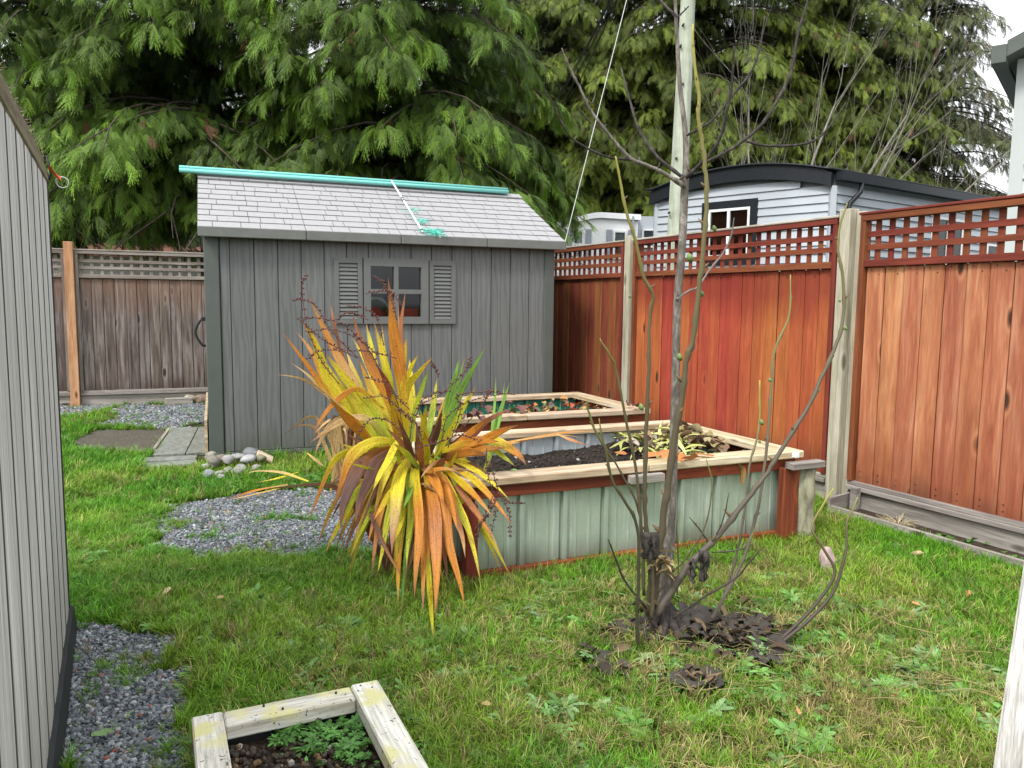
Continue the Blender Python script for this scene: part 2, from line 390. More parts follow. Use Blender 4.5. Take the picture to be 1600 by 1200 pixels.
M['log_bark'] = bark('peeling grey bark post', (.09, .08, .055), (.3, .29, .2), (.42, .4, .3), 14, .8, .3)
M['tubecol'] = vcol('green and brown shoot', .55, 0, False, False)

# ------------------------------------------------------------------ scatter (geometry nodes)
def source_collection(name, meshes):
    c = bpy.data.collections.new(name)
    for i, me in enumerate(meshes):
        o = bpy.data.objects.new('%s_%02d' % (name, i), me); c.objects.link(o)
    return c
def scatter(name, pts, rots, scl, tint, srccol, parent=None, mat=None, nsrc=1):
    n = len(pts); me = bpy.data.meshes.new(name); me.vertices.add(n)
    me.vertices.foreach_set('co', np.asarray(pts, np.float32).ravel())
    a = me.attributes.new('rot', 'FLOAT_VECTOR', 'POINT'); a.data.foreach_set('vector', np.asarray(rots, np.float32).ravel())
    s = np.asarray(scl, np.float32); s = np.repeat(s[:, None], 3, 1) if s.ndim == 1 else s
    a = me.attributes.new('scl', 'FLOAT_VECTOR', 'POINT'); a.data.foreach_set('vector', s.ravel())
    a = me.attributes.new('tint', 'FLOAT_COLOR', 'POINT'); a.data.foreach_set('color', np.concatenate([np.asarray(tint, np.float32), np.ones((n, 1), np.float32)], 1).ravel())
    a = me.attributes.new('idx', 'INT', 'POINT'); a.data.foreach_set('value', rs.randint(0, nsrc, n).astype(np.int32))
    if mat: me.materials.append(mat)
    o = bpy.data.objects.new(name, me); col.objects.link(o)
    if parent is not None: o.parent = parent
    ng = bpy.data.node_groups.new(name + '_scatter', 'GeometryNodeTree')
    ng.interface.new_socket('Geometry', in_out='INPUT', socket_type='NodeSocketGeometry'); ng.interface.new_socket('Geometry', in_out='OUTPUT', socket_type='NodeSocketGeometry')
    gi = ng.nodes.new('NodeGroupInput'); go = ng.nodes.new('NodeGroupOutput')
    ip = ng.nodes.new('GeometryNodeInstanceOnPoints'); ci = ng.nodes.new('GeometryNodeCollectionInfo')
    ci.inputs['Collection'].default_value = srccol; ci.inputs['Separate Children'].default_value = True; ci.inputs['Reset Children'].default_value = True
    def na(nm, t):
        x = ng.nodes.new('GeometryNodeInputNamedAttribute'); x.data_type = t; x.inputs[0].default_value = nm; return x.outputs[0]
    ng.links.new(gi.outputs[0], ip.inputs['Points']); ng.links.new(ci.outputs[0], ip.inputs['Instance'])
    ip.inputs['Pick Instance'].default_value = True
    ng.links.new(na('idx', 'INT'), ip.inputs['Instance Index'])
    er = ng.nodes.new('FunctionNodeEulerToRotation'); ng.links.new(na('rot', 'FLOAT_VECTOR'), er.inputs[0]); ng.links.new(er.outputs[0], ip.inputs['Rotation'])
    ng.links.new(na('scl', 'FLOAT_VECTOR'), ip.inputs['Scale']); ng.links.new(ip.outputs[0], go.inputs[0])
    md = o.modifiers.new('scatter', 'NODES'); md.node_group = ng
    return o
def fnoise(x, y, s, seed=0):
    """cheap smooth 2D noise, vectorised, about 0..1"""
    x = np.asarray(x) * s + seed * 17.3; y = np.asarray(y) * s + seed * 9.1
    xi = np.floor(x).astype(np.int64); yi = np.floor(y).astype(np.int64); fx = x - xi; fy = y - yi
    fx = fx * fx * (3 - 2 * fx); fy = fy * fy * (3 - 2 * fy)
    def h(a, b):
        v = (a * 374761393 + b * 668265263) & 0xffffffff; v = ((v ^ (v >> 13)) * 1274126177) & 0xffffffff
        return ((v ^ (v >> 16)) & 0xffff) / 65535.0
    return (h(xi, yi) * (1 - fx) + h(xi + 1, yi) * fx) * (1 - fy) + (h(xi, yi + 1) * (1 - fx) + h(xi + 1, yi + 1) * fx) * fy
def fbm(x, y, s, seed=0): return .55 * fnoise(x, y, s, seed) + .3 * fnoise(x, y, s * 2.1, seed + 1) + .15 * fnoise(x, y, s * 4.3, seed + 2)
def inpoly(x, y, poly):
    x = np.asarray(x); y = np.asarray(y); c = np.zeros(x.shape, bool); n = len(poly)
    for i in range(n):
        x0, y0 = poly[i]; x1, y1 = poly[(i + 1) % n]
        if y0 == y1: continue
        k = ((y0 > y) != (y1 > y)) & (x < (x1 - x0) * (y - y0) / (y1 - y0) + x0); c ^= k
    return c
def gp(*pp): return [tuple(G(*p)[:2]) for p in pp]

# ================================================================== SETTING
def gh(x, y):
    """ground height"""
    return (fbm(x, y, .8, 3) - .5) * .03
nx, ny = 90, 90
xs = np.concatenate([[-300, -60, -20], np.linspace(-8, 8, nx), [20, 60, 300]]); ys = np.concatenate([[-200, -40, -6], np.linspace(-1, 13, ny), [24, 70, 400]])
XX, YY = np.meshgrid(xs, ys); ZZ = gh(XX, YY) - .012
vs = np.stack([XX.ravel(), YY.ravel(), ZZ.ravel()], 1); W = len(xs)
fs = [(j * W + i, j * W + i + 1, (j + 1) * W + i + 1, (j + 1) * W + i) for j in range(len(ys) - 1) for i in range(W - 1)]
setp(obj('ground', mesh('ground', vs, fs, True), M['ground']), kind='structure')

# gravel areas (world polygons)
GRAVEL = [
    gp((108, 985), (150, 978), (215, 978), (262, 1005), (290, 1050), (298, 1110), (330, 1199)) + [(-.85, 1.6), (-1.05, 1.6), (-1.3, 2.1)],
    gp((228, 832), (262, 800), (330, 778), (440, 764), (600, 762), (690, 800), (660, 860), (560, 868), (420, 872), (300, 868), (240, 856)),
    gp((160, 664), (178, 640), (200, 632), (340, 630), (340, 656), (262, 671)),
    gp((80, 633), (190, 633), (165, 641), (84, 652)),
]
def gravel_mask(x, y):
    jx = x + (fbm(x, y, 4, 5) - .5) * .45; jy = y + (fbm(x, y, 4, 9) - .5) * .45
    m = np.zeros(np.shape(x), bool)
    for p in GRAVEL: m |= inpoly(jx, jy, p)
    return m
DIRT = gp((112, 692), (150, 673), (262, 671), (243, 708), (180, 707), (120, 702))
WALK = gp((265, 671), (330, 655), (326, 722), (290, 733), (240, 735), (228, 724), (246, 706))

# patch sheets under gravel: cut from a fine grid
def patch(name, test, x0, x1, y0, y1, step, z, mat, kind='structure'):
    gx = np.arange(x0, x1, step); gy = np.arange(y0, y1, step); X, Y_ = np.meshgrid(gx, gy)
    cxm = X[:-1, :-1] + step / 2; cym = Y_[:-1, :-1] + step / 2; keep = test(cxm, cym)
    idx = -np.ones(X.shape, int); vv = []; ff = []
    Z = gh(X, Y_) + z
    for j, i in zip(*np.nonzero(keep)):
        q = []
        for (a, b) in ((j, i), (j, i + 1), (j + 1, i + 1), (j + 1, i)):
            if idx[a, b] < 0: idx[a, b] = len(vv); vv.append((X[a, b], Y_[a, b], Z[a, b]))
            q.append(idx[a, b])
        ff.append(q)
    return setp(obj(name, mesh(name, vv, ff, True), mat), kind=kind)
patch('gravel_path', gravel_mask, -6.5, .2, 1.5, 10.5, .06, -.006, M['gravel_bed'])
patch('dirt_patch', lambda x, y: inpoly(x + (fbm(x, y, 5) - .5) * .2, y + (fbm(x, y, 5, 4) - .5) * .25, DIRT), -5, -2.5, 6, 9, .06, .004, M['bark_dirt'])

# ------------------------------------------------------------------ hedge-like far mass beyond everything
# (far distance low evergreen belt seen through the gaps)
# ------------------------------------------------------------------ conifers
def spray_mesh(seed, n=11, droop=1.0, wid=.5):
    """one hanging flat frond, about 0.5 m long: axis along +x and down, side fingers, leaflets"""
    r = random.Random(seed); mb = MB()
    def P(t): return Vector((.26 * math.sin(t * 1.5), .02 * math.sin(t * 5 + seed), -.46 * t ** 1.35 * droop))
    def finger(p, d, L, wd, br):
        nrm = Vector((.75, r.uniform(-.3, .3), .45)).normalized(); side = d.cross(nrm).normalized()
        k = 4; prev = None; drp = Vector((0.05, 0, -.6)) * L
        rows = []
        for i in range(k + 1):
            t = i / k; q = p + d * L * t + drp * t * t
            ww = wd * (1 - t) ** .7 * (.7 + .6 * math.sin(t * 3)); rows.append((q - side * ww, q + side * ww, t))
        vs = []; fs = []
        for i, (a, b, t) in enumerate(rows):
            vs += [a, b]
            if i: fs.append((2 * i - 2, 2 * i - 1, 2 * i + 1, 2 * i))
        mb.add(vs, fs, (br, br, br))
        for i in range(1, k):                                            # leaflets
            q = (rows[i][0] + rows[i][1]) / 2
            for sgn in (-1, 1):
                l = L * .36 * (1 - .5 * i / k) * r.uniform(.7, 1.2)
                dd = (d * .75 + side * sgn * .75 + Vector((0, 0, -.25))).normalized()
                s2 = dd.cross(nrm).normalized() * (wd * .75)
                b2 = br * r.uniform(.85, 1.25)
                mb.add([q - s2, q + s2, q + dd * l + Vector((0, 0, -.2 * l))], [(0, 1, 2)], (b2, b2, b2))
    for i in range(n):
        t = (i + .5) / n; p = P(t); tang = (P(t + .03) - P(t)).normalized()
        for sgn in (-1, 1):
            L = (.22 * (1 - .5 * t)) * r.uniform(.55, 1.25) * (.55 + .9 * min(1, t * 3)) * wid * 2
            d = (tang * .9 + Vector((0, sgn, 0)) * r.uniform(.45, .95) + Vector((r.uniform(-.15, .3), 0, r.uniform(-.35, .1)))).normalized()
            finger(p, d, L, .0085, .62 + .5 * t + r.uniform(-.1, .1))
    finger(P(.95), Vector((.1, 0, -1)), .12, .009, 1.25)
    pts = [(*P(i / 5), .005 * (1 - i / 7)) for i in range(6)]
    mb.tube(pts, 3, False, (.6, .5, .35))
    return mb.mesh('frond', False, M['frond'], True)
spray_src = source_collection('cedar_frond', [spray_mesh(s) for s in range(6)])
tuft_src = source_collection('fir_frond', [spray_mesh(20 + s, 8, .55, .42) for s in range(4)])

def conifer(name, label, x, y, H, R, z0, n_branch, tintA, tintB, group, src=spray_src, nsrc=6, sp=1.0, sparse=1.0, seed=0, topz=None, brown=.012, lean=(0, 0), upsweep=.0, zmin=None):
    r = np.random.RandomState(seed)
    root = empty(name, label, 'tree', (x, y, 0), 0, group)
    mb = MB(); mb.tube([(0, 0, -.1, R * .09 + .05), (0, 0, .6, R * .075), (lean[0] * .3, lean[1] * .3, H * .35, R * .055), (lean[0], lean[1], H * .97, .02)], 9)
    mb.build('trunk', M['cedar_bark'], root, True)
    br = MB(); P = []; Rt = []; S = []; T = []
    tc_ = np.array([math.atan2(-y, -x)])[0]
    for i in range(n_branch):
        u = (i + r.rand()) / n_branch; z = z0 + (H - z0) * u ** 1.15
        az = r.rand() * 2 * math.pi
        face = math.cos(az - tc_)                                           # towards the yard
        if face < -.25 and r.rand() < (.55 if y < 16 else .15): continue
        rad = R * (1 - ((z - z0) / (H - z0)) ** 1.2) ** .75 * r.uniform(.72, 1.1) + .25
        tx = lean[0] * z / H; ty = lean[1] * z / H
        dx, dy = math.cos(az), math.sin(az)
        pts = []
        for k in range(7):
            t = k / 6; zz = z + rad * (.18 * math.sin(t * 2.2) - .42 * t ** 1.6 + upsweep * t + .1 * max(0, t - .8)); sw = .12 * rad * math.sin(t * 3 + i)
            pts.append((tx + dx * rad * t - dy * sw, ty + dy * rad * t + dx * sw, zz, .028 * (1 - t) * (R / 3) + .006))
        br.tube(pts, 4, False)
        bt_ = r.uniform(.6, 1.25)
        n = max(4, int(rad * (48 if y < 16 else 66) * sparse * (1.0 if face > -.2 else .5) * (1 if (topz is None or z < topz) else .4)))
        side = 1
        for k in range(n):
            t = .1 + .9 * (k + r.rand()) / n; side = -side
            f = t * 6; j = min(5, int(f)); fr_ = f - j; a = np.array(pts[j][:3]); b = np.array(pts[j + 1][:3]); q = a + (b - a) * fr_
            off = r.uniform(0, .34) * (1.25 - t * .6) * side * (R / 2.6)
            q = q + np.array([-dy, dx, 0]) * off + np.array([0, 0, -abs(off) * .55 + r.uniform(-.08, .05)])
            if zmin and q[2] < zmin + .25 * math.sin(q[0] * 2.3) + .15 * math.sin(q[0] * 7): continue
            ang = az + side * r.uniform(.1, 1.0) + r.normal(0, .25)
            P.append(q); Rt.append((r.normal(0, .22), r.normal(-.05, .25), ang)); S.append(sp * (.6 if y < 16 else .48) * r.uniform(.5, 1.15) * (.8 + .35 * t))
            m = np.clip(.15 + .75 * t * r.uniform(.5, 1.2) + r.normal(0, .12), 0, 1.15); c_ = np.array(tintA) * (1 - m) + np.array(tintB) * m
            if r.rand() < brown: c_ = np.array((.12, .06, .025))
            T.append(c_ * r.uniform(.75, 1.25) * bt_)
    br.build('limbs', M['cedar_bark'], root, True)['kind'] = 'stuff'
    c = scatter('crown', P, Rt, S, T, src, root, M['frond'], nsrc); c['kind'] = 'stuff'
    return root
GL, GR = 'drooping bright green cedars behind the grey shed', 'olive evergreens behind the mobile homes'
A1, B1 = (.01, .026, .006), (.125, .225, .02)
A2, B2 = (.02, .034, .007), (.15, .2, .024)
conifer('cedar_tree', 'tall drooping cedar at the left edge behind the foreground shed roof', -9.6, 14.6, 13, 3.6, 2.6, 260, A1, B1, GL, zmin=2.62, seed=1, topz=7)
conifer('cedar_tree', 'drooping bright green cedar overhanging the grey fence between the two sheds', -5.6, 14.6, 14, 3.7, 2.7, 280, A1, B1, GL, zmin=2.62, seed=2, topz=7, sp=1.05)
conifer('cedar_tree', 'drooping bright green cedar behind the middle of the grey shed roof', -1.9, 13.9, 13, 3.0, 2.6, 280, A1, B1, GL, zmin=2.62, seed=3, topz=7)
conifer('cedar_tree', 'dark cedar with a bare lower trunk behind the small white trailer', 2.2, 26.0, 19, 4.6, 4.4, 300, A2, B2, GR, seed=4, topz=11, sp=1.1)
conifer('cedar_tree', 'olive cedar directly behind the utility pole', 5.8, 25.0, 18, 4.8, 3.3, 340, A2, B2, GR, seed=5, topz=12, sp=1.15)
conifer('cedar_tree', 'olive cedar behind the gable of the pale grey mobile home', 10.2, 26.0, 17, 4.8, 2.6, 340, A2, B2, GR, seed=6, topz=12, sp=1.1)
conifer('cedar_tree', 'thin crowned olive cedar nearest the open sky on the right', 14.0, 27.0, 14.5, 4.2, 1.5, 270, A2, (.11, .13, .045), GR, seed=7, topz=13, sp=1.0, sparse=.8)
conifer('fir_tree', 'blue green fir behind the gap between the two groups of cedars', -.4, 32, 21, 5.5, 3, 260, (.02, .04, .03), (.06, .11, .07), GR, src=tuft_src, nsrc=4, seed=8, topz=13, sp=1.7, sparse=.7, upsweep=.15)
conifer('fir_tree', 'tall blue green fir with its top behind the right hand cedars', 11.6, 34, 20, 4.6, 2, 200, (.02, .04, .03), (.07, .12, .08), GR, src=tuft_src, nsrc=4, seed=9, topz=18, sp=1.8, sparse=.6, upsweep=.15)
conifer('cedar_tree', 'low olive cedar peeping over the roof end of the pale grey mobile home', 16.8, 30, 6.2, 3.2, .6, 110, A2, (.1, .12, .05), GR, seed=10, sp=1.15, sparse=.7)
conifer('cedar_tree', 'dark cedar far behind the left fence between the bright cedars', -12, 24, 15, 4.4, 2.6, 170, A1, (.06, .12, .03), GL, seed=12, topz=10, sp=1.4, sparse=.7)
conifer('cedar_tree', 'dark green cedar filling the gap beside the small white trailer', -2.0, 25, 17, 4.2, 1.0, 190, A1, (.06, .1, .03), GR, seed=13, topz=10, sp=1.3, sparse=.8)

def bare_tree(name, label, base, stems, mat, seed, depth=3, spread=.5, group=None):
    r = random.Random(seed); root = empty(name, label, 'tree', base, 0, group); mb = MB()
    def grow(p, d, L, rad, lv):
        pts = [(*p, rad)]; n = 5; q = Vector(p); dd = Vector(d)
        kids = []
        for i in range(1, n + 1):
            dd = (dd + Vector((r.gauss(0, .09), r.gauss(0, .09), r.gauss(.02, .06)))).normalized(); q = q + dd * (L / n)
            pts.append((*q, rad * (1 - .75 * i / n)))
            if lv > 0: kids.append((q.copy(), dd.copy(), rad * (1 - .75 * i / n)))
        mb.tube(pts, 5 if lv > 1 else 3, False)
        if lv > 0:
            for (k, kd, kr) in kids:
                for _ in range(2 if lv > 1 else 1):
                    s = Vector((r.uniform(-1, 1), r.uniform(-1, 1), r.uniform(-.2, .8)))
                    grow(k, (kd + s * spread * 1.3).normalized(), L * r.uniform(.35, .6), max(.0035, kr * .42), lv - 1)
    for (d, L, rad) in stems: grow(Vector((0, 0, 0)), Vector(d).normalized(), L, rad, depth - 1)
    mb.build('branches', mat, root, True); return root
bare_tree('bare_alder', 'leafless pale twigged tree rising behind the curved black roof', (6.6, 19.0, 0), [((0, 0, 1), 6.6, .09), ((.35, .1, 1), 7.2, .07), ((-.25, 0, 1), 6.6, .06), ((.6, .1, 1), 7.4, .06), ((.9, 0, 1), 7.6, .05), ((-.5, -.1, 1), 6.0, .05)], M['alder'], 3, 3, .36)
bare_tree('bare_alder', 'leafless grey tree against the sky beside the corner of the right hand house', (13.4, 21.5, 0), [((0, 0, 1), 4.8, .06), ((.3, 0, 1), 4.6, .05), ((-.3, .1, 1), 4.4, .05), ((.1, -.1, 1), 5.2, .05)], M['alder'], 5, 3, .5)
bare_tree('bare_alder', 'thin leafless tree standing behind the low cedar on the right', (16.6, 25, 0), [((0, 0, 1), 5.6, .07), ((-.5, 0, 1), 5.2, .06), ((.4, 0, 1), 5.4, .05)], M['fig_dark'], 8, 3, .5)

# ------------------------------------------------------------------ neighbouring buildings
def ang_of(v): return math.atan2(v[1], v[0])
def lap_wall(root, P, Q, z0, z1, pitch, mat, name='siding_board', topf=None, th=.012, holes=()):
    """lap siding boards between local points P and Q; topf(s)->z limits the board length; holes: (s0, s1, z0, z1)"""
    P = Vector(P); Q = Vector(Q); L = (Q - P).length; d = (Q - P).normalized(); a = ang_of(d); n = int((z1 - z0) / pitch)
    for i in range(n):
        za = z0 + i * pitch; zb = za + pitch
        s0, s1 = 0.0, L
        if topf:
            while s0 < L / 2 and topf(s0 / L) < zb: s0 += .05
            while s1 > L / 2 and topf(s1 / L) < zb: s1 -= .05
            if s1 - s0 < .1: continue
        segs = [(s0, s1)]
        for (h0, h1, hz0, hz1) in holes:
            if zb > hz0 + .01 and za < hz1 - .01:
                ns = []
                for (a0, a1) in segs:
                    if h0 > a0: ns.append((a0, min(a1, h0)))
                    if h1 < a1: ns.append((max(a0, h1), a1))
                segs = [x for x in ns if x[1] - x[0] > .03]
        for (a0, a1) in segs:
            c = P + d * (a0 + a1) / 2
            mbx = MB(); hl = (a1 - a0) / 2
            mbx.add([(-hl, 0, 0), (hl, 0, 0), (hl, -.034, 0), (-hl, -.034, 0), (-hl, 0, pitch), (hl, 0, pitch), (hl, -.006, pitch), (-hl, -.006, pitch)],
                    [(0, 1, 2, 3), (3, 2, 6, 7), (0, 3, 7, 4), (1, 5, 6, 2), (4, 7, 6, 5), (0, 4, 5, 1)])
            o = mbx.build(name, mat, root); o.location = (c.x, c.y, za); o.rotation_euler = (0, 0, a)
def window(root, P, a, s0, s1, z0, z1, frame_mat, fill_mat, casing=None, mull=1, dark=.0, rail=False):
    """frame, panes and what hangs behind them, on a wall through local P with direction angle a; outer side is local -y"""
    fr = obj('window', box(.01, .01, .01, 0, frame_mat), None, root, (P[0], P[1], 0), (0, 0, a)); fr.data = fr.data.copy()
    mb = MB(); t = .045
    mb.box(s0, s1, -.05, .0, z0, z0 + t); mb.box(s0, s1, -.05, 0, z1 - t, z1); mb.box(s0, s0 + t, -.05, 0, z0 + t, z1 - t); mb.box(s1 - t, s1, -.05, 0, z0 + t, z1 - t)
    for k in range(1, mull + 1):
        x = s0 + (s1 - s0) * k / (mull + 1); mb.box(x - .025, x + .025, -.055, 0, z0 + t, z1 - t)
    if rail: mb.box(s0 + t, s1 - t, -.045, 0, (z0 + z1) / 2 - .02, (z0 + z1) / 2 + .02)
    fr.data = mb.mesh('window', False, frame_mat)
    bx('pane', s0 + t, s1 - t, -.022, -.016, z0 + t, z1 - t, M['glass'], fr)
    bx('curtain', s0 + t, s1 - t, .03, .04, z0 + t, z1 - t, fill_mat, fr)
    if casing:
        mc = MB(); q = .14
        mc.box(s0 - q, s1 + q, -.045, -.002, z1, z1 + q); mc.box(s0 - q, s0, -.045, -.002, z0 - q, z1); mc.box(s1, s1 + q, -.045, -.002, z0 - q, z1); mc.box(s0, s1, -.045, -.002, z0 - q, z0)
        mc.build('casing', casing, fr)
    return fr
# pale grey mobile home with arched black roof
Cn = Vector((5.27, 13.0, 0)); Lf = Vector((2.82, 15.45, 0)); sdv = Vector((.823, .568, 0)).normalized(); Rt_ = Cn + sdv * 10.5
mh = empty('mobile_home', 'pale grey mobile home with arched black roof trim and black framed window', 'mobile home', Cn)
Lg = (Cn - Lf).length; gdir = (Cn - Lf).normalized(); ag = ang_of(gdir)
def arch(s, base=3.6, rise=.24): return base + rise * (1 - (2 * s - 1) ** 2)
lp = lambda v: v - Cn
mb = MB(); NS = 16
P0 = lp(Lf); perp = Vector((-gdir.y, gdir.x, 0))
# gable backing wall
vs = []; fs = []
hx0, hx1, hz0, hz1 = 1.18, 2.02, 2.26, 3.14
bx_l = empty('x', None, None); bpy.data.objects.remove(bx_l)
vs = []; 
for i in range(NS + 1):
    s = i / NS; p = P0 + gdir * Lg * s + perp * .1; vs += [(p.x, p.y, 0), (p.x, p.y, arch(s) - .04)]
mb.add(vs, [(2 * i, 2 * i + 2, 2 * i + 3, 2 * i + 1) for i in range(NS)])
p1 = lp(Rt_); q0 = perp * .1 
mb.add([(-.02, .1, 0), (p1.x - .02, p1.y + .1, 0), (p1.x - .02, p1.y + .1, 3.5), (-.02, .1, 3.5)], [(0, 1, 2, 3)])
mb.build('wall', M['mobile_siding'], mh)
topf = lambda s: arch(s) - .2
lap_wall(mh, P0, (0, 0, 0), .3, 3.9, .14, M['mobile_siding'], topf=topf, holes=[(hx0, hx1, hz0, hz1)])
lap_wall(mh, (0, 0, 0), lp(Rt_), .3, 3.5, .14, M['mobile_siding'], holes=[(3.2, 4.4, 1.9, 3.1), (5.4, 7.4, 1.6, 2.7)])
# corner boards
bx('corner_board', -.05, .05, -.06, .04, .2, 3.36, M['mobile_siding'], mh)
o = bx('corner_board', -.05, .05, -.05, .05, .2, 3.36, M['mobile_siding'], mh); o.location.x = P0.x; o.location.y = P0.y
window(mh, P0 - perp * 0.0, ag, hx0, hx1, hz0, hz1, M['white_frame'], M['curtain'], M['black_paint'], 1)
window(mh, (0, 0, 0), ang_of(sdv), 3.2, 4.4, 1.9, 3.1, M['white_frame'], M['blind'], None, 1)
window(mh, (0, 0, 0), ang_of(sdv), 5.4, 7.4, 1.6, 2.7, M['white_frame'], M['blind'], None, 2)
# fascia + roof
mb = MB(); vs = []; fs = []
NS = 24
for i in range(NS + 1):
    s = -.03 + 1.035 * i / NS; p = P0 + gdir * Lg * s - perp * .12; z = arch(max(0, min(1, s))) - (0 if 0 <= s <= 1 else .03)
    q = p + perp * .1
    vs += [(p.x, p.y, z - .24), (p.x, p.y, z), (q.x, q.y, z), (q.x, q.y, z - .24)]
for i in range(NS):
    b = 4 * i
    for k in range(4): fs.append((b + k, b + (k + 1) % 4, b + 4 + (k + 1) % 4, b + 4 + k))
fs += [(0, 1, 2, 3), (4 * NS + 3, 4 * NS + 2, 4 * NS + 1, 4 * NS)]
mb.add(vs, fs); mb.build('gable_fascia', M['black_paint'], mh)
mb = MB(); vs = []; fs = []
for i in range(NS + 1):
    s = -.05 + 1.065 * i / NS; z = arch(max(0, min(1, s)))
    p = P0 + gdir * Lg * s - perp * .16; q = p + Vector((.823, .568, 0)) * 10.8
    vs += [(p.x, p.y, z + .005), (q.x, q.y, z + .005), (q.x, q.y, z + .04), (p.x, p.y, z + .04)]
for i in range(NS):
    b = 4 * i
    for k in range(4): fs.append((b + k, b + 4 + k, b + 4 + (k + 1) % 4, b + (k + 1) % 4))
fs += [(0, 1, 2, 3), (4 * NS + 3, 4 * NS + 2, 4 * NS + 1, 4 * NS)]
mb.add(vs, fs); mb.build('roof', M['black_paint'], mh, True)
o = bx('gutter', 0, 10.6, -.17, -.04, 3.45, 3.59, M['black_paint'], mh); o.rotation_euler = (0, 0, ang_of(sdv)); c = sdv * 5.3 + Vector((sdv.y, -sdv.x, 0)) * .1; o.location = (c.x, c.y, 3.52)
mb = MB(); dn = Vector((sdv.y, -sdv.x, 0))
def sp_(s, out, z): v_ = sdv * s + dn * out; return (v_.x, v_.y, z)
mb.tube([(*sp_(.62, .13, 3.45), .04), (*sp_(.6, .13, 3.3), .04), (*sp_(.4, .07, 3.1), .04), (*sp_(.38, .06, 2.9), .04), (*sp_(.38, .06, .5), .04)], 8)
mb.build('downpipe', M['black_paint'], mh, True)

# small white trailer
D_ = 18.5
a0 = at(880, 375, D_); a1 = at(996, 375, D_ + .1)
tr_dir = Vector((a1.x - a0.x, a1.y - a0.y, 0)); TL = tr_dir.length; tr_dir.normalize()
wt = empty('trailer', 'small old white trailer with low arched roof and louvred windows beyond the fence', 'trailer', (a0.x, a0.y, 0), ang_of(tr_dir))
def tz(s): return 3.37 + .17 * min(1, s / .45) - .04 * max(0, (s - .45) / .55)
vs = []; fs = []
for i in range(13):
    s = i / 12; z = tz(s); vs += [(s * TL, 0, .3), (s * TL, 0, z - .1), (s * TL, 5, z - .1), (s * TL, 5, .3)]
for i in range(12):
    b = 4 * i
    for k in range(4): fs.append((b + k, b + 4 + k, b + 4 + (k + 1) % 4, b + (k + 1) % 4))
fs += [(3, 2, 1, 0), (48, 49, 50, 51)]
mb = MB(); mb.add(vs, fs); mb.build('wall', M['white_vinyl'], wt)
mb = MB(); vs = []
for i in range(13):
    s = -.03 + 1.06 * i / 12; z = tz(max(0, min(1, s))); vs += [(s * TL, -.08, z - .13), (s * TL, -.08, z), (s * TL, 5.1, z), (s * TL, 5.1, z - .13)]
mb.add(vs, fs); mb.build('roof', M['white_vinyl'], wt)
for k in range(7): bx('wall_rib', .71 + k * .045 - .012, .71 + k * .045 + .01, -.014, 0, .5, 3.2, M['white_vinyl'], wt)
for (s0, s1) in ((.215, .49), (1.185, 1.51)):
    f = window(wt, (0, -.005, 0), 0, s0, s1, 2.45, 3.12, M['white_frame'], M['dark_room'], None, 0, rail=True)
    for (b0, b1) in ((s0 - .16, s0 - .02), (s1 + .04, s1 + .18)):
        bx('shutter', b0, b1, -.03, -.002, 2.43, 3.14, M['blind'], wt)
bx('lean_to', TL + .02, TL + 1.3, .3, 4, .3, 3.5, M['mobile_siding'], wt)
window(wt, (TL + .02, .28, 0), 0, .14, .5, 2.75, 3.2, M['white_frame'], M['dark_room'], None, 0, rail=True)
bx('vent_pipe', TL - .16, TL - .12, -.14, -.1, 2.0, 3.45, M['blind'], wt)

# house on the right edge
h0 = at(1578, 300, 9.5); rh = empty('house', 'pale house whose corner and dark gutter stand at the right edge', 'house', (h0.x, h0.y, 0), math.radians(-38))
hr = .0
mb = MB(); mb.box(.02, 5, .03, 6, 0, 4.35); mb.build('wall', M['house_siding'], rh)
lap_wall(rh, (.12, 0, 0), (4, 0, 0), .2, 4.3, .17, M['house_siding'])
bx('corner_board', -.02, .12, -.035, .1, 0, 4.32, M['house_siding'], rh)
bx('gutter', -.25, -.1, -.4, 6.2, 4.22, 4.42, M['shed_trim'], rh)
mb = MB(); mb.add([(-.1, -.38, 4.28), (-.1, 6.2, 4.28), (3, 6.2, 5.7), (3, -.38, 5.7), (-.1, -.38, 4.46), (-.1, 6.2, 4.46), (3, 6.2, 5.88), (3, -.38, 5.88)], [(0, 1, 2, 3), (7, 6, 5, 4), (0, 3, 7, 4), (1, 0, 4, 5), (2, 1, 5, 6)])
mb.build('roof', M['shed_trim'], rh)
# low white houses behind the left fence
lh = empty('house', 'low white sided house with rusty red roof behind the weathered grey fence', 'house', (-11.5, 18.8, 0), math.radians(16))
bx('wall', 0, 9.5, .1, 5, 0, 2.42, M['white_vinyl'], lh)
mb = MB(); mb.add([(-.3, -.35, 2.48), (9.8, -.35, 2.48), (9.8, 2.5, 3.0), (-.3, 2.5, 3.0), (-.3, -.35, 2.4), (9.8, -.35, 2.4), (9.8, 2.5, 2.9), (-.3, 2.5, 2.9)], [(0, 1, 2, 3), (4, 7, 6, 5), (0, 4, 5, 1), (1, 5, 6, 2), (3, 7, 4, 0)])
mb.build('roof', M['rust_roof'], lh)
lap_wall(lh, (0, .1, 0), (9.5, .1, 0), .3, 2.4, .2, M['white_vinyl'])
lh2 = empty('house', 'tall white sided house seen under the cedar boughs left of the grey shed roof', 'house', (-9.0, 27, 0), math.radians(8))
bx('wall', 0, 7, .1, 5, 0, 5.2, M['white_vinyl'], lh2); lap_wall(lh2, (0, .1, 0), (7, .1, 0), .4, 5.2, .2, M['white_vinyl'])
bx('roof', -.3, 7.3, -.3, 5.3, 5.2, 5.4, M['shed_trim'], lh2)

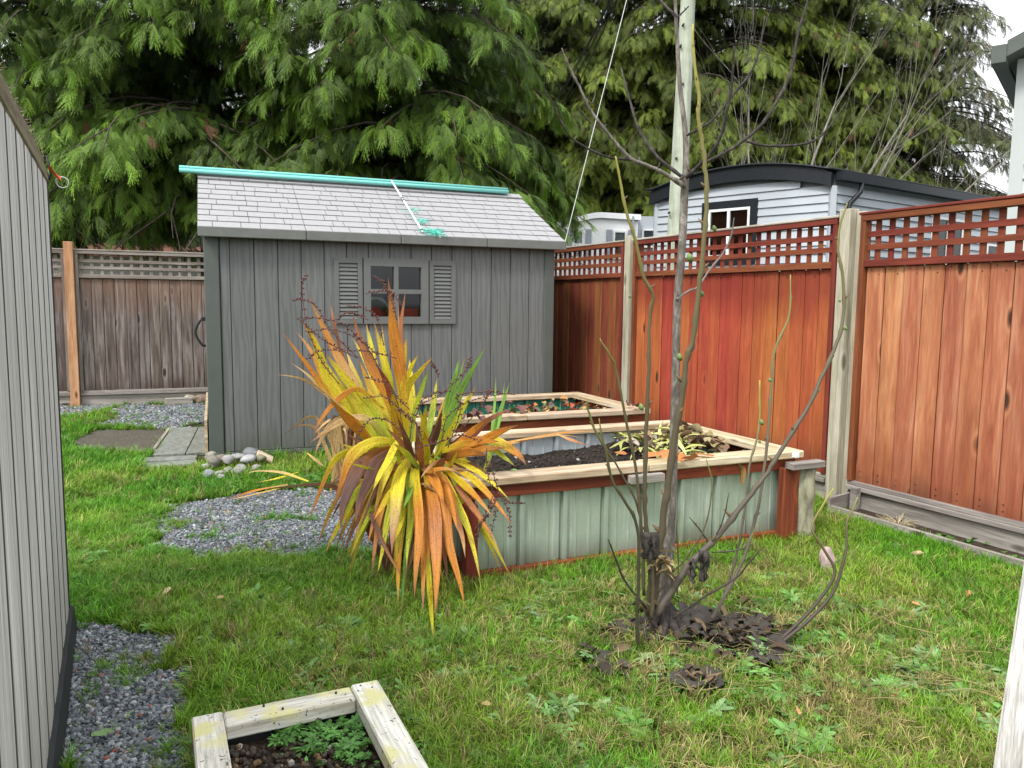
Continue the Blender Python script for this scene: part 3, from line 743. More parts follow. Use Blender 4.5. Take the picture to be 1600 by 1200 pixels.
# utility pole, guy wire, cables
pb = at(1060, 300, 11); pt = at(1075, 0, 11); ax = (pt - pb); sl_ = ax / ax.z
def pole_at(z): return pb + sl_ * (z - pb.z)
up = empty('utility_pole', 'tall green grey wooden utility pole rising behind the fig tree', 'utility pole', pole_at(0))
mb = MB(); b0 = pole_at(0)
mb.tube([(*(pole_at(z) - b0), r_) for z, r_ in ((-.1, .15), (1, .14), (2.5, .128), (5.5, .1), (8, .088), (10.4, .08))], 16)
mb.build('shaft', M['pole_bark'], up, True)
for px, py in ((1064, 71), (1067, 131), (1057, 247), (1068, 38), (1046, 332)):
    p = at(px, py, 10.88); mb = MB(); q = p - b0; mb.tube([(q.x, q.y + .06, q.z, .014), (q.x, q.y - .012, q.z, .014)], 8); mb.build('bolt', M['black'], up)
def cable(name, label, pts, r_, mat, group=None):
    mb = MB(); mb.tube([(*p, r_) for p in pts], 5); o = mb.build(name, mat, None, True); return setp(o, label, 'cable', group)
ga = G(821, 630); ga = Vector((ga.x, 11.0, 0)); gt = pole_at(9.3)
cable('guy_wire', 'thin pale guy wire slanting down from the utility pole behind the grey shed', [ga + (gt - ga) * t for t in np.linspace(0, 1, 8)], .0048, M['white_metal'])
far = [(780, 260), (800, 240), (790, 290), (840, 220)]; nearp = [(935, 0), (925, 0), (918, 0), (965, 0)]; PW = 'dark cables running from the pole behind the cedars'
for k, (a_, b_) in enumerate(zip(nearp, far)):
    s_ = pole_at(7.7 + .12 * k); e_ = at(*b_, 34); ln = []
    for t in np.linspace(0, 1, 14):
        p = s_ + (e_ - s_) * t; p.z -= .8 * math.sin(math.pi * t); ln.append(p)
    cable('power_line', ['lowest of the thin dark cables running into the cedars', 'second lowest thin dark cable running into the cedars', 'third thin dark cable above the two lowest ones', 'separate rightmost dark cable running steeply into the cedars'][k], ln, .014, M['black'], PW)

# ------------------------------------------------------------------ fences
def fence_panel(root, s0, s1, yard, plank_mat, tx, tz, capm, kickm, zt=1.985, slat_w=.034, pitch=.088, zb=.13, zm=1.645, rail_b=(.13, .19), kick=True, pw=.13, jit=.004):
    """one panel in fence coordinates: x along the fence, yard = sign of the side seen"""
    f = yard
    def B(name, x0, x1, ya, yb, z0, z1, m, bev=.002):
        y0, y1 = sorted((ya * f, yb * f)); return bx(name, x0, x1, y0, y1, z0, z1, m, root, bev)
    n = max(1, round((s1 - s0 - .08) / pw)); w_ = (s1 - s0 - .08) / n
    for i in range(n):
        a = s0 + .04 + i * w_; dy = rnd.uniform(-jit, jit)
        ww = w_ - .0038
        me = box(ww, .018, zm - zb - .03, .0065, plank_mat)
        o = obj('plank', me, None, root, (a + w_ / 2, (-.0 + dy) * f, (zm + zb + .03) / 2)); 
        o.rotation_euler = (0, rnd.uniform(-.002, .002), math.pi * rnd.randint(0, 1))
    B('backing', s0 + .04, s1 - .04, -.0185, -.0145, zb + .04, zm - .004, M['red_board_z'] if f > 0 else M['kick'], 0)  # board added behind the planks to stop light showing through the seams
    nb_ = MB()
    for i in range(n):
        for zz in (zb + .09, zb + .13, zm - .05, zm - .02):
            xx = s0 + .04 + (i + (.3 if int(zz * 100) % 2 else .7)) * w_; nb_.tube([(xx, .004 * f, zz, .0035), (xx, .0142 * f, zz, .0035)], 6)
    nb_.build('nail_heads', M['black'], root)['kind'] = 'stuff'
    B('stile', s0, s0 + .038, -.02, .045, zb + .06, zt - .04, tz); B('stile', s1 - .038, s1, -.02, .045, zb + .06, zt - .04, tz)
    B('rail', s0 + .04, s1 - .04, -.02, .04, zm, zm + .045, tx); B('rail', s0, s1, -.022, .048, zt - .038, zt, tx)
    B('cap', s0 - .01, s1 + .01, -.035, .055, zt + .002, zt + .02, capm, .004)
    B('rail', s0, s1, -.02, .05, zb + .0, zb + .03, kickm); B('rail', s0, s1, .0, .035, zb + .032, zb + .058, kickm)
    if kick: B('kick_board', s0, s1, -.01, .022, .0, zb - .004, kickm, .003)
    z0, z1 = zm + .045, zt - .04
    nl = int((s1 - s0 - .12) / pitch); off = ((s1 - s0) - nl * pitch) / 2
    for i in range(nl + 1):
        x = s0 + off + i * pitch; B('lattice_slat', x - slat_w / 2, x + slat_w / 2, -.012, -.002, z0, z1, tz, .001)
    for k in (1, 2):
        z = z0 + (z1 - z0) * k / 3; B('lattice_rail', s0 + .04, s1 - .04, -.0, .012, z - .019, z + .019, tx, .001)
    return root
FP = Vector((2.336, 5.284, 0)); fa = math.atan2(.889, -.459)
rf = empty('red_fence', 'red stained board fence with square lattice top along the right side', 'fence', FP, fa)
def fence_post(root, s, yard, m, zt=2.04, w_=.09, y=0.0):
    o = obj('post', box(w_, w_, zt + .1, .004, m), None, root, (s, y * yard, zt / 2 - .05)); return o
fence_panel(rf, -2.45, -.045, 1, M['red_right'], M['red_trim_x'], M['red_trim_z'], M['red_trim_x'], M['kick'], pw=.135, pitch=.1, slat_w=.04)
fence_panel(rf, .14, 2.5, 1, M['red_mid'], M['red_trim_x'], M['red_trim_z'], M['cap_grey'], M['kick'], pitch=.1, slat_w=.04)
fence_panel(rf, 2.66, 5.02, 1, M['red_far'], M['red_trim_x'], M['red_trim_z'], M['cap_grey'], M['kick'], pitch=.1, slat_w=.04)
fence_post(rf, .075, 1, M['post_pt'], 2.04, .09, .012); fence_post(rf, .0, 1, M['post_pt'], 2.02, .055, -.03); fence_post(rf, 2.58, 1, M['post_pt'], 2.04, .09, .012); fence_post(rf, 5.1, 1, M['post_pt'], 2.0); fence_post(rf, -2.52, 1, M['post_pt'], 2.04)
sda = math.atan2(.362, .932); GP = Vector((-5.614, 9.84, 0))
gf = empty('grey_fence', 'weathered grey board fence with lattice top behind the sheds', 'fence', GP, sda)
fence_panel(gf, .058, 2.5, -1, M['grey_board'], M['grey_trim_x'], M['grey_trim_z'], M['grey_trim_x'], M['kick'], zb=.14, pitch=.115, slat_w=.04)
fence_panel(gf, 2.62, 5.0, -1, M['grey_board'], M['grey_trim_x'], M['grey_trim_z'], M['grey_trim_x'], M['kick'], zb=.14, pitch=.115, slat_w=.04)
fence_panel(gf, -2.45, -.055, -1, M['grey_board'], M['grey_trim_x'], M['grey_trim_z'], M['grey_trim_x'], M['kick'], zb=.14, pitch=.115, slat_w=.04)
fence_post(gf, -.0, -1, M['new_post'], 2.09, .105, .05).__setitem__('label', 'fresh orange timber post'); fence_post(gf, 2.56, -1, M['post_pt'], 2.0, .085)
for (s, b) in ((-.075, .03), (.075, .03)):
    pass

# ------------------------------------------------------------------ grey shed
S0 = Vector((-2.6, 6.53, 0))
gs = empty('garden_shed', 'dark grey plank sided garden shed with pale shingle roof and shuttered window', 'shed', S0, sda)
LW, DP, EZ = 3.22, 2.3, 1.92
wx0, wx1, wz0, wz1 = 1.335, 1.935, 1.18, 1.772                    # window outer
mb = MB(); T_ = .03
mb.box(.1, wx0 + .02, .02, .02 + T_, .05, EZ); mb.box(wx1 - .02, LW - .1, .02, .02 + T_, .05, EZ); mb.box(wx0 + .02, wx1 - .02, .02, .02 + T_, .05, wz0 + .02); mb.box(wx0 + .02, wx1 - .02, .02, .02 + T_, wz1 - .02, EZ)
mb.box(.02, .05, .1, DP, .05, EZ); mb.box(LW - .05, LW - .02, .1, DP, .05, EZ); mb.box(.1, LW - .1, DP - .03, DP, .05, EZ); mb.box(.05, LW - .05, .05, DP - .05, .02, .06)
for x in (.03, LW - .04):
    mb.add([(x, .0, EZ - .01), (x + .01, .0, EZ - .01), (x + .01, 1.15, 2.5), (x, 1.15, 2.5), (x, DP, EZ - .01), (x + .01, DP, EZ - .01)], [(0, 3, 4), (1, 5, 2), (0, 1, 2, 3)])
mb.build('wall', M['shed_trim'], gs)
xs_ = [.125] + [.205 + .1965 * k for k in range(15)] + [LW - .1]
for a, b in zip(xs_[:-1], xs_[1:]):
    segs = [(.07, EZ)]
    ov = not (b < wx0 + .01 or a > wx1 - .01)
    if ov: segs = [(.07, wz0 + .01), (wz1 - .01, EZ)]
    for z0, z1 in segs: bx('siding_plank', a + .003, b - .003, -.004, .02, z0, z1, M['shed_plank'], gs, .003)
for a in (.0, LW - .105):
    bx('corner_post', a, a + .12 if a == 0 else LW, -.02, .1, .04, EZ - .005, M['shed_trim'], gs, .006)
bx('base_rail', .12, LW - .11, -.012, .03, .03, .066, M['shed_trim'], gs, .003)
bx('skid', -.02, LW + .02, .0, .1, -.03, .028, M['kick'], gs)
# roof
rl = math.hypot(1.25, .59); ra = math.atan2(.59, 1.25); RX0, RX1 = -.04, 3.30
def roof_pt(x, u, h=0.0):        # u: distance up the slope from the eave
    return (x, -.1 + u * math.cos(ra) - h * math.sin(ra), 1.975 + u * math.sin(ra) + h * math.cos(ra))
def roof_slab(name, x0, x1, u0, u1, h0, h1, m, par=gs, jz=0.0):
    mb = MB(); vs = [roof_pt(x, u, h) for x in (x0, x1) for u in (u0, u1) for h in (h0, h1)]
    mb.add(vs, [(0, 1, 3, 2), (4, 6, 7, 5), (0, 4, 5, 1), (2, 3, 7, 6), (0, 2, 6, 4), (1, 5, 7, 3)]); return mb.build(name, m, par)
roof_slab('roof', RX0, RX1, 0, rl, -.03, 0, M['shed_fascia'])
mb = MB()
for (ya, za, yb, zb_) in ((1.15, 2.565, 2.42, 1.97),): mb.add([(RX0, ya, za), (RX1, ya, za), (RX1, yb, zb_), (RX0, yb, zb_), (RX0, ya, za - .03), (RX1, ya, za - .03), (RX1, yb, zb_ - .03), (RX0, yb, zb_ - .03)], [(0, 1, 2, 3), (4, 7, 6, 5), (0, 4, 5, 1), (1, 5, 6, 2), (2, 6, 7, 3), (3, 7, 4, 0)])
mb.build('rear_roof', M['shingle'], gs)
cells = []
seams = [RX0, .83, 1.66, 2.48, RX1]
for k in range(4):
    bx('eave_fascia', seams[k] + .002, seams[k + 1] - .002, -.125, -.098, 1.9, 1.985, M['shed_fascia'], gs, .006)
rows = 9; ex = (rl - .1) / rows
for k in range(4):
    for r_ in range(rows):
        x = seams[k] + .003; alt = [.11, .22, .15, .25, .09, .19]; i = (r_ * 2 + k) % 6
        while x < seams[k + 1] - .01:
            w_ = alt[i % 6]; x2 = min(x + w_, seams[k + 1] - .003)
            if seams[k + 1] - .003 - x2 < .05: x2 = seams[k + 1] - .003
            j = rnd.uniform(-.0015, .0015)
            mb = MB(); u0 = r_ * ex + .003; u1 = (r_ + 1) * ex - .001; h0 = .011 + j; h1 = .004
            vs = [roof_pt(x, u0, -.0), roof_pt(x2, u0, -.0), roof_pt(x2, u0, h0), roof_pt(x, u0, h0), roof_pt(x, u1, 0), roof_pt(x2, u1, 0), roof_pt(x2, u1, h1), roof_pt(x, u1, h1)]
            mb.add(vs, [(0, 1, 2, 3), (3, 2, 6, 7), (0, 3, 7, 4), (1, 5, 6, 2), (4, 7, 6, 5)]); mb.build('shingle', M['shingle'], gs)
            x = x2 + .006; i += 1
x = RX0
while x < RX1 - .02:
    x2 = min(RX1, x + rnd.choice((.2, .26, .33))); roof_slab('ridge_cap', x + .002, x2 - .002, rl - .1, rl + .02, .008, .024, M['shingle']); x = x2
# window
win = bx('window', wx0, wx1, -.03, .0, wz0, wz1, M['shed_trim'], gs); me = None
mb = MB(); gx0, gx1, gz0, gz1 = 1.398, 1.866, 1.245, 1.70; cx_ = (wx0 + wx1) / 2; cz_ = (wz0 + wz1) / 2
for (x0, x1, z0, z1) in ((wx0, wx1, wz0, gz0), (wx0, wx1, gz1, wz1), (wx0, gx0, gz0, gz1), (gx1, wx1, gz0, gz1), (1.632 - .02, 1.632 + .02, gz0, gz1), (gx0, 1.612, 1.475 - .02, 1.475 + .02), (1.652, gx1, 1.475 - .02, 1.475 + .02)):
    mb.box(x0 - cx_, x1 - cx_, -.02, .02, z0 - cz_, z1 - cz_)
win.data = mb.mesh('window', False, M['shed_fascia']); win.data.materials[0] = plain('grey resin window frame', (.115, .12, .115), .5, var=.08)
for (x0, x1) in ((gx0, 1.612), (1.652, gx1)):
    for (z0, z1) in ((gz0, 1.455), (1.495, gz1)):
        o = bx('pane', x0, x1, .0, .004, z0, z1, M['glass'], win); o.location -= win.location
frame_m = win.data.materials[0]
for (x0, x1) in ((1.073, 1.325), (1.946, 2.2)):
    sh = bx('shutter', x0, x1, -.02, .0, wz0, wz1 - .008, frame_m, gs)
    mb = MB(); cx_ = (x0 + x1) / 2; cz_ = (wz0 + wz1 - .008) / 2; hw = (x1 - x0) / 2; hh = (wz1 - .008 - wz0) / 2; fw = .042
    mb.box(-hw, hw, -.016, .012, -hh, -hh + fw); mb.box(-hw, hw, -.016, .012, hh - fw, hh); mb.box(-hw, -hw + fw, -.016, .012, -hh + fw, hh - fw); mb.box(hw - fw, hw, -.016, .012, -hh + fw, hh - fw); mb.box(-hw + fw, hw - fw, .006, .012, -hh + fw, hh - fw)
    sh.data = mb.mesh('shutter', False, frame_m); ns = 14; ph = (2 * hh - 2 * fw) / ns
    for k in range(ns):
        z = -hh + fw + (k + .5) * ph; o = obj('slat', box(2 * hw - 2 * fw - .002, .006, ph * 1.05, .001, frame_m), None, sh, (0, -.002, z), (math.radians(-24), 0, 0))
mb = MB(); hb = []
for t in np.linspace(0, 1, 9):
    an = math.pi * t; hb.append((-.03 - .055 * math.sin(an), .12, 1.22 - .23 * t, .011))
mb.tube([(-.005, .12, 1.215, .012)] + hb + [(-.005, .12, .985, .012)], 8); mb.build('handle', M['black'], gs, True)
bx('handle_mount', -.035, 0.0, .1, .14, 1.2, 1.235, M['black'], gs, .004)
bx('edge_strip', -.035, -.012, .02, 2.2, 0, .35, M['cap_bed'], gs)
# machine inside, seen through the lower panes
mc = empty('lawn_machine', 'red and silver garden machine seen through the shed window', 'machine', S0, sda)
mb = MB(); mb.box(1.35, 1.95, .3, .75, .06, 1.24); mb.build('stand', M['dark_room'], mc)
mb = MB()
for k in range(20):
    a0 = 2 * math.pi * k / 20; a1 = 2 * math.pi * (k + 1) / 20
    for (r0, r1) in ((.12, .17),):
        pts = [(1.47 + r * math.cos(a) * .9, y, 1.27 + r * math.sin(a)) for a in (a0, a1) for r in (r0, r1) for y in (.1, .16)]
        mb.add(pts, [(0, 2, 6, 4), (1, 5, 7, 3), (2, 3, 7, 6), (0, 4, 5, 1)])
mb.build('wheel_guard', M['steel'], mc, True)
mb = MB(); mb.ico((1.44, .2, 1.25), .12, 2, (1.1, .6, .8)); mb.build('hood', plain('glossy red paint', (.75, .012, .015), .25), mc, True)
mb = MB(); mb.box(1.58, 1.87, .1, .3, 1.16, 1.32); mb.build('tank', bpy.data.materials['glossy red paint'], mc)
mb = MB(); mb.ico((1.73, .33, 1.36), .08, 2, (1, .5, .5)); mb.build('cap_knob', M['blind'], mc, True)
# blue tarp edge beyond the right shed corner
tp = empty('blue_tarp', 'folded light blue tarpaulin hung behind the right corner of the grey shed', 'tarpaulin', S0, sda)
mb = MB(); mb.box(LW + .005, LW + .03, .12, .9, 1.0, 1.3); mb.box(LW + .03, LW + .05, .15, .8, 1.05, 1.28); mb.build('folds', plain('light blue tarp', (.1, .4, .62), .5), tp)
# teal pipes on the ridge and the net pole
tpipe = empty('teal_pipe', 'long pale teal plastic pipe bundle lying along the shed ridge', 'pipe', S0, sda)
for (dy, dz, r_) in ((-.025, .0, .021), (.025, .004, .02), (0, .034, .015)):
    mb = MB(); mb.tube([(-.2, 1.1 + dy, 2.602 + dz, r_), (1.2, 1.1 + dy, 2.604 + dz, r_), (3.14, 1.1 + dy, 2.598 + dz, r_)], 10); mb.build('pipe', M['teal'], tpipe, True)
npole = empty('net_pole', 'thin white pole with turquoise netting lying down the shed roof', 'pole', S0, sda)
mb = MB(); A_ = roof_pt(1.84, rl + .0, .09); B_ = roof_pt(1.87, .04, .03)
lin = [Vector(A_) + (Vector(B_) - Vector(A_)) * t for t in np.linspace(0, 1, 6)]
mb.tube([(*p, .009) for p in lin], 8); mb.build('shaft', M['white_metal'], npole, True)
for t in (.38, .42, .97):
    p = Vector(A_) + (Vector(B_) - Vector(A_)) * t; mb = MB(); mb.ico(p, .017, 1); mb.build('joint', M['black'], npole, True)
mb = MB()
for k in range(46):
    big = k < 34; u = rnd.uniform(-.03, .12) if big else rnd.choice((rnd.uniform(.3, .4), rnd.uniform(.6, .72))); x = rnd.uniform(1.88, 2.05) if big else rnd.uniform(1.9, 1.96)
    pts = [(*roof_pt(x + rnd.gauss(0, .022) * j * .7, u + rnd.gauss(0, .025), .018 + rnd.random() * .025), .0028) for j in range(5)]
    mb.tube(pts, 3, False)
mb.build('netting', M['net'], npole)

# ------------------------------------------------------------------ foreground left shed
LC = Vector((-1.86, 3.09, 0)); la = math.atan2(-.889, .459)
ls = empty('foreground_shed', 'light grey vertical board shed wall close at the left edge', 'shed', LC, la)
n_ = 11; w_ = .222
for k in range(n_):
    a = .025 + k * w_
    mb = MB(); prof = [(-0.004, .0), (.0, .02), (.07, .022), (.078, .012), (.086, .022), (.14, .022), (.148, .012), (.156, .022), (.208, .02), (.214, 0)]
    nn = len(prof); vs = [(x, y, z) for z in (.08, 1.828) for x, y in prof] + [(-.004, -.02, .08), (.214, -.02, .08), (.214, -.02, 1.828), (-.004, -.02, 1.828)]
    fs = [(i, i + 1, nn + i + 1, nn + i) for i in range(nn - 1)] + [tuple(range(nn - 1, -1, -1)), tuple(range(nn, 2 * nn))]
    mb.add(vs, fs); o = mb.build('siding_board', M['left_plank'], ls); o.location = (a, 0, 0)
for k in range(1, n_ + 1): bx('groove_shade_strip', .017 + k * w_, .017 + k * w_ + .008, -.01, .0222, .1, 1.828, M['joint'], ls)  # dark strips laid flush over the joints, standing in for groove shade
bx('corner_trim', -.012, .022, -.03, .024, .02, 1.828, M['black'], ls, .004)
mb = MB(); mb.add([(-.02, .02, .1), (2.6, .02, .1), (2.6, .036, .095), (-.02, .036, .095), (-.02, .05, -.02), (2.6, .05, -.02), (2.6, 0, -.02), (-.02, 0, -.02)], [(0, 1, 2, 3), (3, 2, 5, 4), (0, 3, 4, 7), (1, 6, 5, 2)])
mb.build('base_skirt', M['black'], ls)
bx('wall', 0, 2.6, -2.0, -.021, 0, 1.83, M['black'], ls)
M['moss_board'] = wood('mossy rotten eave board', (.09, .07, .045), (.2, .165, .11), (.3, .27, .2), 'x', .1, knots=False, streak=.9, bump=.8)
bx('eave_board', -.07, 2.6, -.0, .024, 1.832, 1.884, M['moss_board'], ls, .008)
bx('eave_board', -.045, 2.6, -.08, .012, 1.887, 1.938, M['moss_board'], ls, .012)
mb = MB(); mb.add([(-.04, -.03, 1.955), (2.6, -.03, 1.955), (2.6, -2, 2.3), (-.04, -2, 2.3), (-.04, -.03, 1.94), (2.6, -.03, 1.94), (2.6, -2, 2.28), (-.04, -2, 2.28)], [(0, 1, 2, 3), (4, 7, 6, 5), (0, 4, 5, 1), (3, 7, 4, 0)]); mb.build('roof', M['fabric'], ls)
P = []; 
for k in range(420): P.append((rnd.uniform(-.04, 1.6), rnd.uniform(-.06, .01), 1.94))
mb = MB()
for (x, y, z) in P:
    an = rnd.uniform(0, 6.28); L = rnd.uniform(.008, .03); mb.tube([(x, y, z, .0018), (x + L * math.cos(an), y + L * math.sin(an), z + rnd.uniform(0, .012), .0008)], 3, False)
o = mb.build('needle_litter', M['moss_board'], ls); o['kind'] = 'stuff'
st = empty('hanging_strap', 'orange strap with steel ring tied to the left shed eave', 'strap', LC, la)
mb = MB(); mb.add([(.0, .028, 1.885), (.03, .028, 1.895), (-.045, .06, 1.865), (-.02, .06, 1.85), (.0, .034, 1.885), (.03, .034, 1.895), (-.045, .066, 1.865), (-.02, .066, 1.85)], [(0, 1, 3, 2), (4, 6, 7, 5), (0, 2, 6, 4), (1, 5, 7, 3), (0, 4, 5, 1)]); mb.build('webbing', M['orange_strap'], st)
mb = MB(); mb.tube([(-.055, .07 + .022 * math.cos(k * .5236), 1.845 + .022 * math.sin(k * .5236), .0032) for k in range(13)], 6, False); mb.build('ring', M['steel'], st, True)
mb = MB(); mb.tube([(-.035, .02, 1.945, .004), (-.035, .034, 1.87, .005), (-.03, .01, 1.82, .004), (-.02, .03, 1.86, .004)], 6); mb.build('cord', M['black'], st, True)

# ------------------------------------------------------------------ raised beds
def sheet(L, z0, z1, pitch=.245, ph=.02, depth=.02):
    """ribbed sheet in x, ribs standing towards -y"""
    pr = [(0, 0)]; x = ph
    while x < L - .06:
        pr += [(x - .012, .0), (x - .01, .012), (x, .012), (x + .002, -depth), (x + .026, -depth), (x + .03, 0)]
        for m_ in (.33, .66):
            xm = x + pitch * m_
            if xm < L - .03: pr += [(xm, 0), (xm + .003, -.004), (xm + .01, -.004), (xm + .013, 0)]
        x += pitch
    pr.append((L, 0)); mb = MB(); n = len(pr)
    mb.add([(x, y, z) for z in (z0, z1) for x, y in pr] + [(x, y + .003, z) for z in (z0, z1) for x, y in pr],
           [(i, i + 1, n + i + 1, n + i) for i in range(n - 1)] + [(2 * n + i + 1, 2 * n + i, 3 * n + i, 3 * n + i + 1) for i in range(n - 1)] + [(n + i, n + i + 1, 3 * n + i + 1, 3 * n + i) for i in range(n - 1)])
    return mb
def bed(name, label, org, ang, L, D, zt, m_out, m_in, soilz, soilm):
    r = empty(name, label, 'raised bed', org, ang)
    th = .042; cw = .135; zc = zt - th
    # caps (front, back full length; sides between)
    for (nm, x0, x1, y0, y1) in (('cap_board', -.03, L * .49, -.04, cw - .04), ('cap_board', L * .49 + .003, L + .03, -.038, cw - .04), ('cap_board', -.03, L + .03, D - cw + .04, D + .04)):
        bx(nm, x0, x1, y0, y1, zc, zt + rnd.uniform(-.002, .002), M['cap_bed'], r, .006)
    for x0 in (-.028, L - cw + .028):
        o = obj('cap_board', box(D - 2 * cw + .076, cw, th, .006, M['cap_bed']), None, r, (x0 + cw / 2, D / 2, zt - th / 2 + .001), (0, 0, math.pi / 2))
    for (y0, y1) in ((-.002, .03), (D - .03, D + .002)):
        bx('frame_board', .0, L, y0, y1, zc - .068, zc - .002, M['red_board_x'], r, .003); bx('frame_board', .0, L, y0, y1, .0, .05, M['red_board_x'], r, .003)
    for x in (.0, L - .03):
        o = obj('frame_board', box(D - .07, .03, .066, .003, M['red_board_x']), None, r, (x + .015, D / 2, zc - .035), (0, 0, math.pi / 2))
        o = obj('frame_board', box(D - .07, .03, .05, .003, M['red_board_x']), None, r, (x + .015, D / 2, .025), (0, 0, math.pi / 2))
    for x in (.035, L - .125):
        for y in (.04, D - .13): bx('corner_post', x, x + .09, y, y + .09, .05, zc - .1, M['red_board_z'], r, .004)
    zz0, zz1 = .048, zc - .06
    zz2 = zc - .002
    sheet(L - .02, zz0, zz1).build('metal_sheet', m_out, r).location = (.01, .034, 0)
    o = sheet(L - .1, zz0, zz2).build('metal_sheet', m_in, r); o.location = (.05, D - .056, 0)
    o = sheet(L - .1, zz0, zz1).build('metal_sheet', m_in, r); o.location = (L - .05, D - .032, 0); o.rotation_euler = (0, 0, math.pi)
    for x, a in ((.034, -math.pi / 2), (L - .034, math.pi / 2)):
        o = sheet(D - .08, zz0, zz1).build('metal_sheet', m_out, r); o.rotation_euler = (0, 0, a); o.location = (x, D - .04 if a < 0 else .04, 0)
    # soil
    nxs, nys = 60, 36; X, Y_ = np.meshgrid(np.linspace(.04, L - .04, nxs), np.linspace(.045, D - .045, nys))
    Z = soilz + (fbm(X, Y_, 3, 7) - .5) * .09 + (fbm(X, Y_, 14, 8) - .5) * .04
    fs = [(j * nxs + i, j * nxs + i + 1, (j + 1) * nxs + i + 1, (j + 1) * nxs + i) for j in range(nys - 1) for i in range(nxs - 1)]
    o = obj('soil', mesh('soil', np.stack([X.ravel(), Y_.ravel(), Z.ravel()], 1), fs, True), soilm, r); o['kind'] = 'stuff'
    return r
BA = math.radians(23.5)
nb = bed('raised_bed', 'nearer raised garden bed with zinc sheet sides and pale timber cap', (-.2, 3.68, 0), BA, 2.06, 1.24, .53, M['galv_green'], M['galv_silver'], .385, M['soil'])
Lb = 2.06
bx('corner_post', -.03, .034, -.028, .03, 0, .40, M['red_board_z'], nb, .004)
bx('end_post', Lb - .13, Lb - .012, -.055, -.003, .0, .44, M['red_board_z'], nb, .004)
mb = MB(); pts = []
for k in range(8):
    z = k * .062; pts.append((Lb + .05 + .008 * math.sin(k), -.03, z, .062 + .006 * math.sin(k * 1.7)))
mb.tube(pts, 12); mb.build('bark_post', M['log_bark'], nb, True)
bx('post_block', Lb - .12, Lb + .13, -.11, -.042, .437, .477, M['kick'], nb, .004)
bx('bracket_block', .87, 1.08, -.085, -.042, .44, .485, M['kick'], nb, .004); bx('bracket_block', .96, 1.0, -.04, .0, .4, .487, M['kick'], nb)
bed('raised_bed', 'farther raised garden bed with dark green sheet sides and pale timber cap', (-.85, 5.45, 0), math.radians(23), 2.12, 1.2, .53, M['green_sheet'], M['green_sheet'], .365, M['soil_brown'])
wc = obj('white_cube', box(.032, .03, .034, .004, M['white_frame'])); q = G(1243, 716, .53); wc.location = (q.x, q.y, .55); wc.rotation_euler = (0, 0, BA)
setp(wc, 'small white block on the right front corner of the nearer bed', 'block')

# crumpled leaf helper
def crumple(c, L, W_, colr, r, curl=.5, n=5, droop=.0, mb=None, yaw=None, tilt=None):
    own = mb is None
    if own: mb = MB()
    yaw = r.uniform(0, 6.28) if yaw is None else yaw; tilt = r.gauss(0, .35) if tilt is None else tilt
    Mx = Euler((r.gauss(0, .35), tilt, yaw)).to_matrix(); vs = []; cs = []
    for i in range(n + 1):
        t = i / n; ww = W_ * math.sin(math.pi * min(1, max(.06, t * .94 + .03))) ** .8
        for j in (-1, 0, 1):
            v_ = Vector(((t - .5) * L, j * ww * .5, abs(j) * ww * curl * r.uniform(.3, .9) + r.gauss(0, .06) * W_ - droop * (t - .5) ** 2 * L * 4)); vs.append(Mx @ v_ + Vector(c))
    fs = []
    for i in range(n):
        for j in range(2): a = i * 3 + j; fs.append((a, a + 1, a + 4, a + 3))
    k = r.uniform(.75, 1.25); mb.add(vs, fs, tuple(x * k for x in colr))
    return mb
# debris heap on the near bed
def bed_world(org, ang, x, y, z): return Vector((org[0] + x * math.cos(ang) - y * math.sin(ang), org[1] + x * math.sin(ang) + y * math.cos(ang), z))
rr = random.Random(5)
mb = MB(); cols = [(.36, .38, .12), (.5, .5, .2), (.3, .24, .1), (.22, .14, .08), (.16, .1, .07), (.42, .36, .2), (.3, .25, .2)]
for k in range(190):
    gx_ = rr.gauss(1.72, .17); gy_ = rr.gauss(.72, .22); gx_ = min(1.98, max(1.2, gx_)); gy_ = min(1.12, max(.2, gy_))
    hz = .455 + .13 * math.exp(-((gx_ - 1.75) / .22) ** 2 - ((gy_ - .7) / .28) ** 2) * rr.uniform(.4, 1.1)
    c = bed_world((-.2, 3.68), BA, gx_, gy_, hz); green = gx_ < 1.72 and rr.random() < .6
    cc = rr.choice(cols[:2]) if green else rr.choice(cols[2:])
    crumple(c, rr.uniform(.12, .3) if green else rr.uniform(.07, .16), rr.uniform(.02, .035) if green else rr.uniform(.04, .08), cc, rr, .5, 5, .12, mb)
o = mb.build('plant_debris', M['litter'], None, True, True); setp(o, 'heap of cut yellow green and brown leaves piled in the right rear corner of the nearer bed', 'garden waste', kind='stuff')
# orange leaves on the near bed cap and one hanging
GO = 'orange dead leaves lying on the cap of the nearer bed'
OL = ['largest orange dead leaf on the front cap right behind the bracket block', 'orange dead leaf overlapping the largest one on its right', 'rightmost orange dead leaf on the front cap touching the fig trunk', 'orange dead leaf on the front cap left of the largest one', 'small tan leaf alone at the left on the front cap', 'orange dead leaf hanging over the front lip of the cap']
for k, (px, py, L) in enumerate(((1048, 712, .16), (1078, 716, .14), (1100, 711, .11), (1020, 712, .12), (970, 708, .07), (1062, 720, .1))):
    p = G(px, py, .545); mb = crumple((0, 0, 0), L, L * .45, (.45, .17, .06), rr, .25, 6, 0, None, rr.uniform(-.3, .9), rr.gauss(0, .08)); o = mb.build('dead_leaf', M['litter'], None, True, True); o.location = p
    setp(o, OL[k], 'leaf', GO)
p = at(1157, 738, 4.33); mb = crumple((0, 0, 0), .15, .06, (.4, .24, .09), rr, .4, 6, .1, None, .3, 1.3); o = mb.build('dead_leaf', M['litter'], None, True, True); o.location = p
setp(o, 'tan curled dead leaf hanging over the front of the nearer bed', 'leaf')
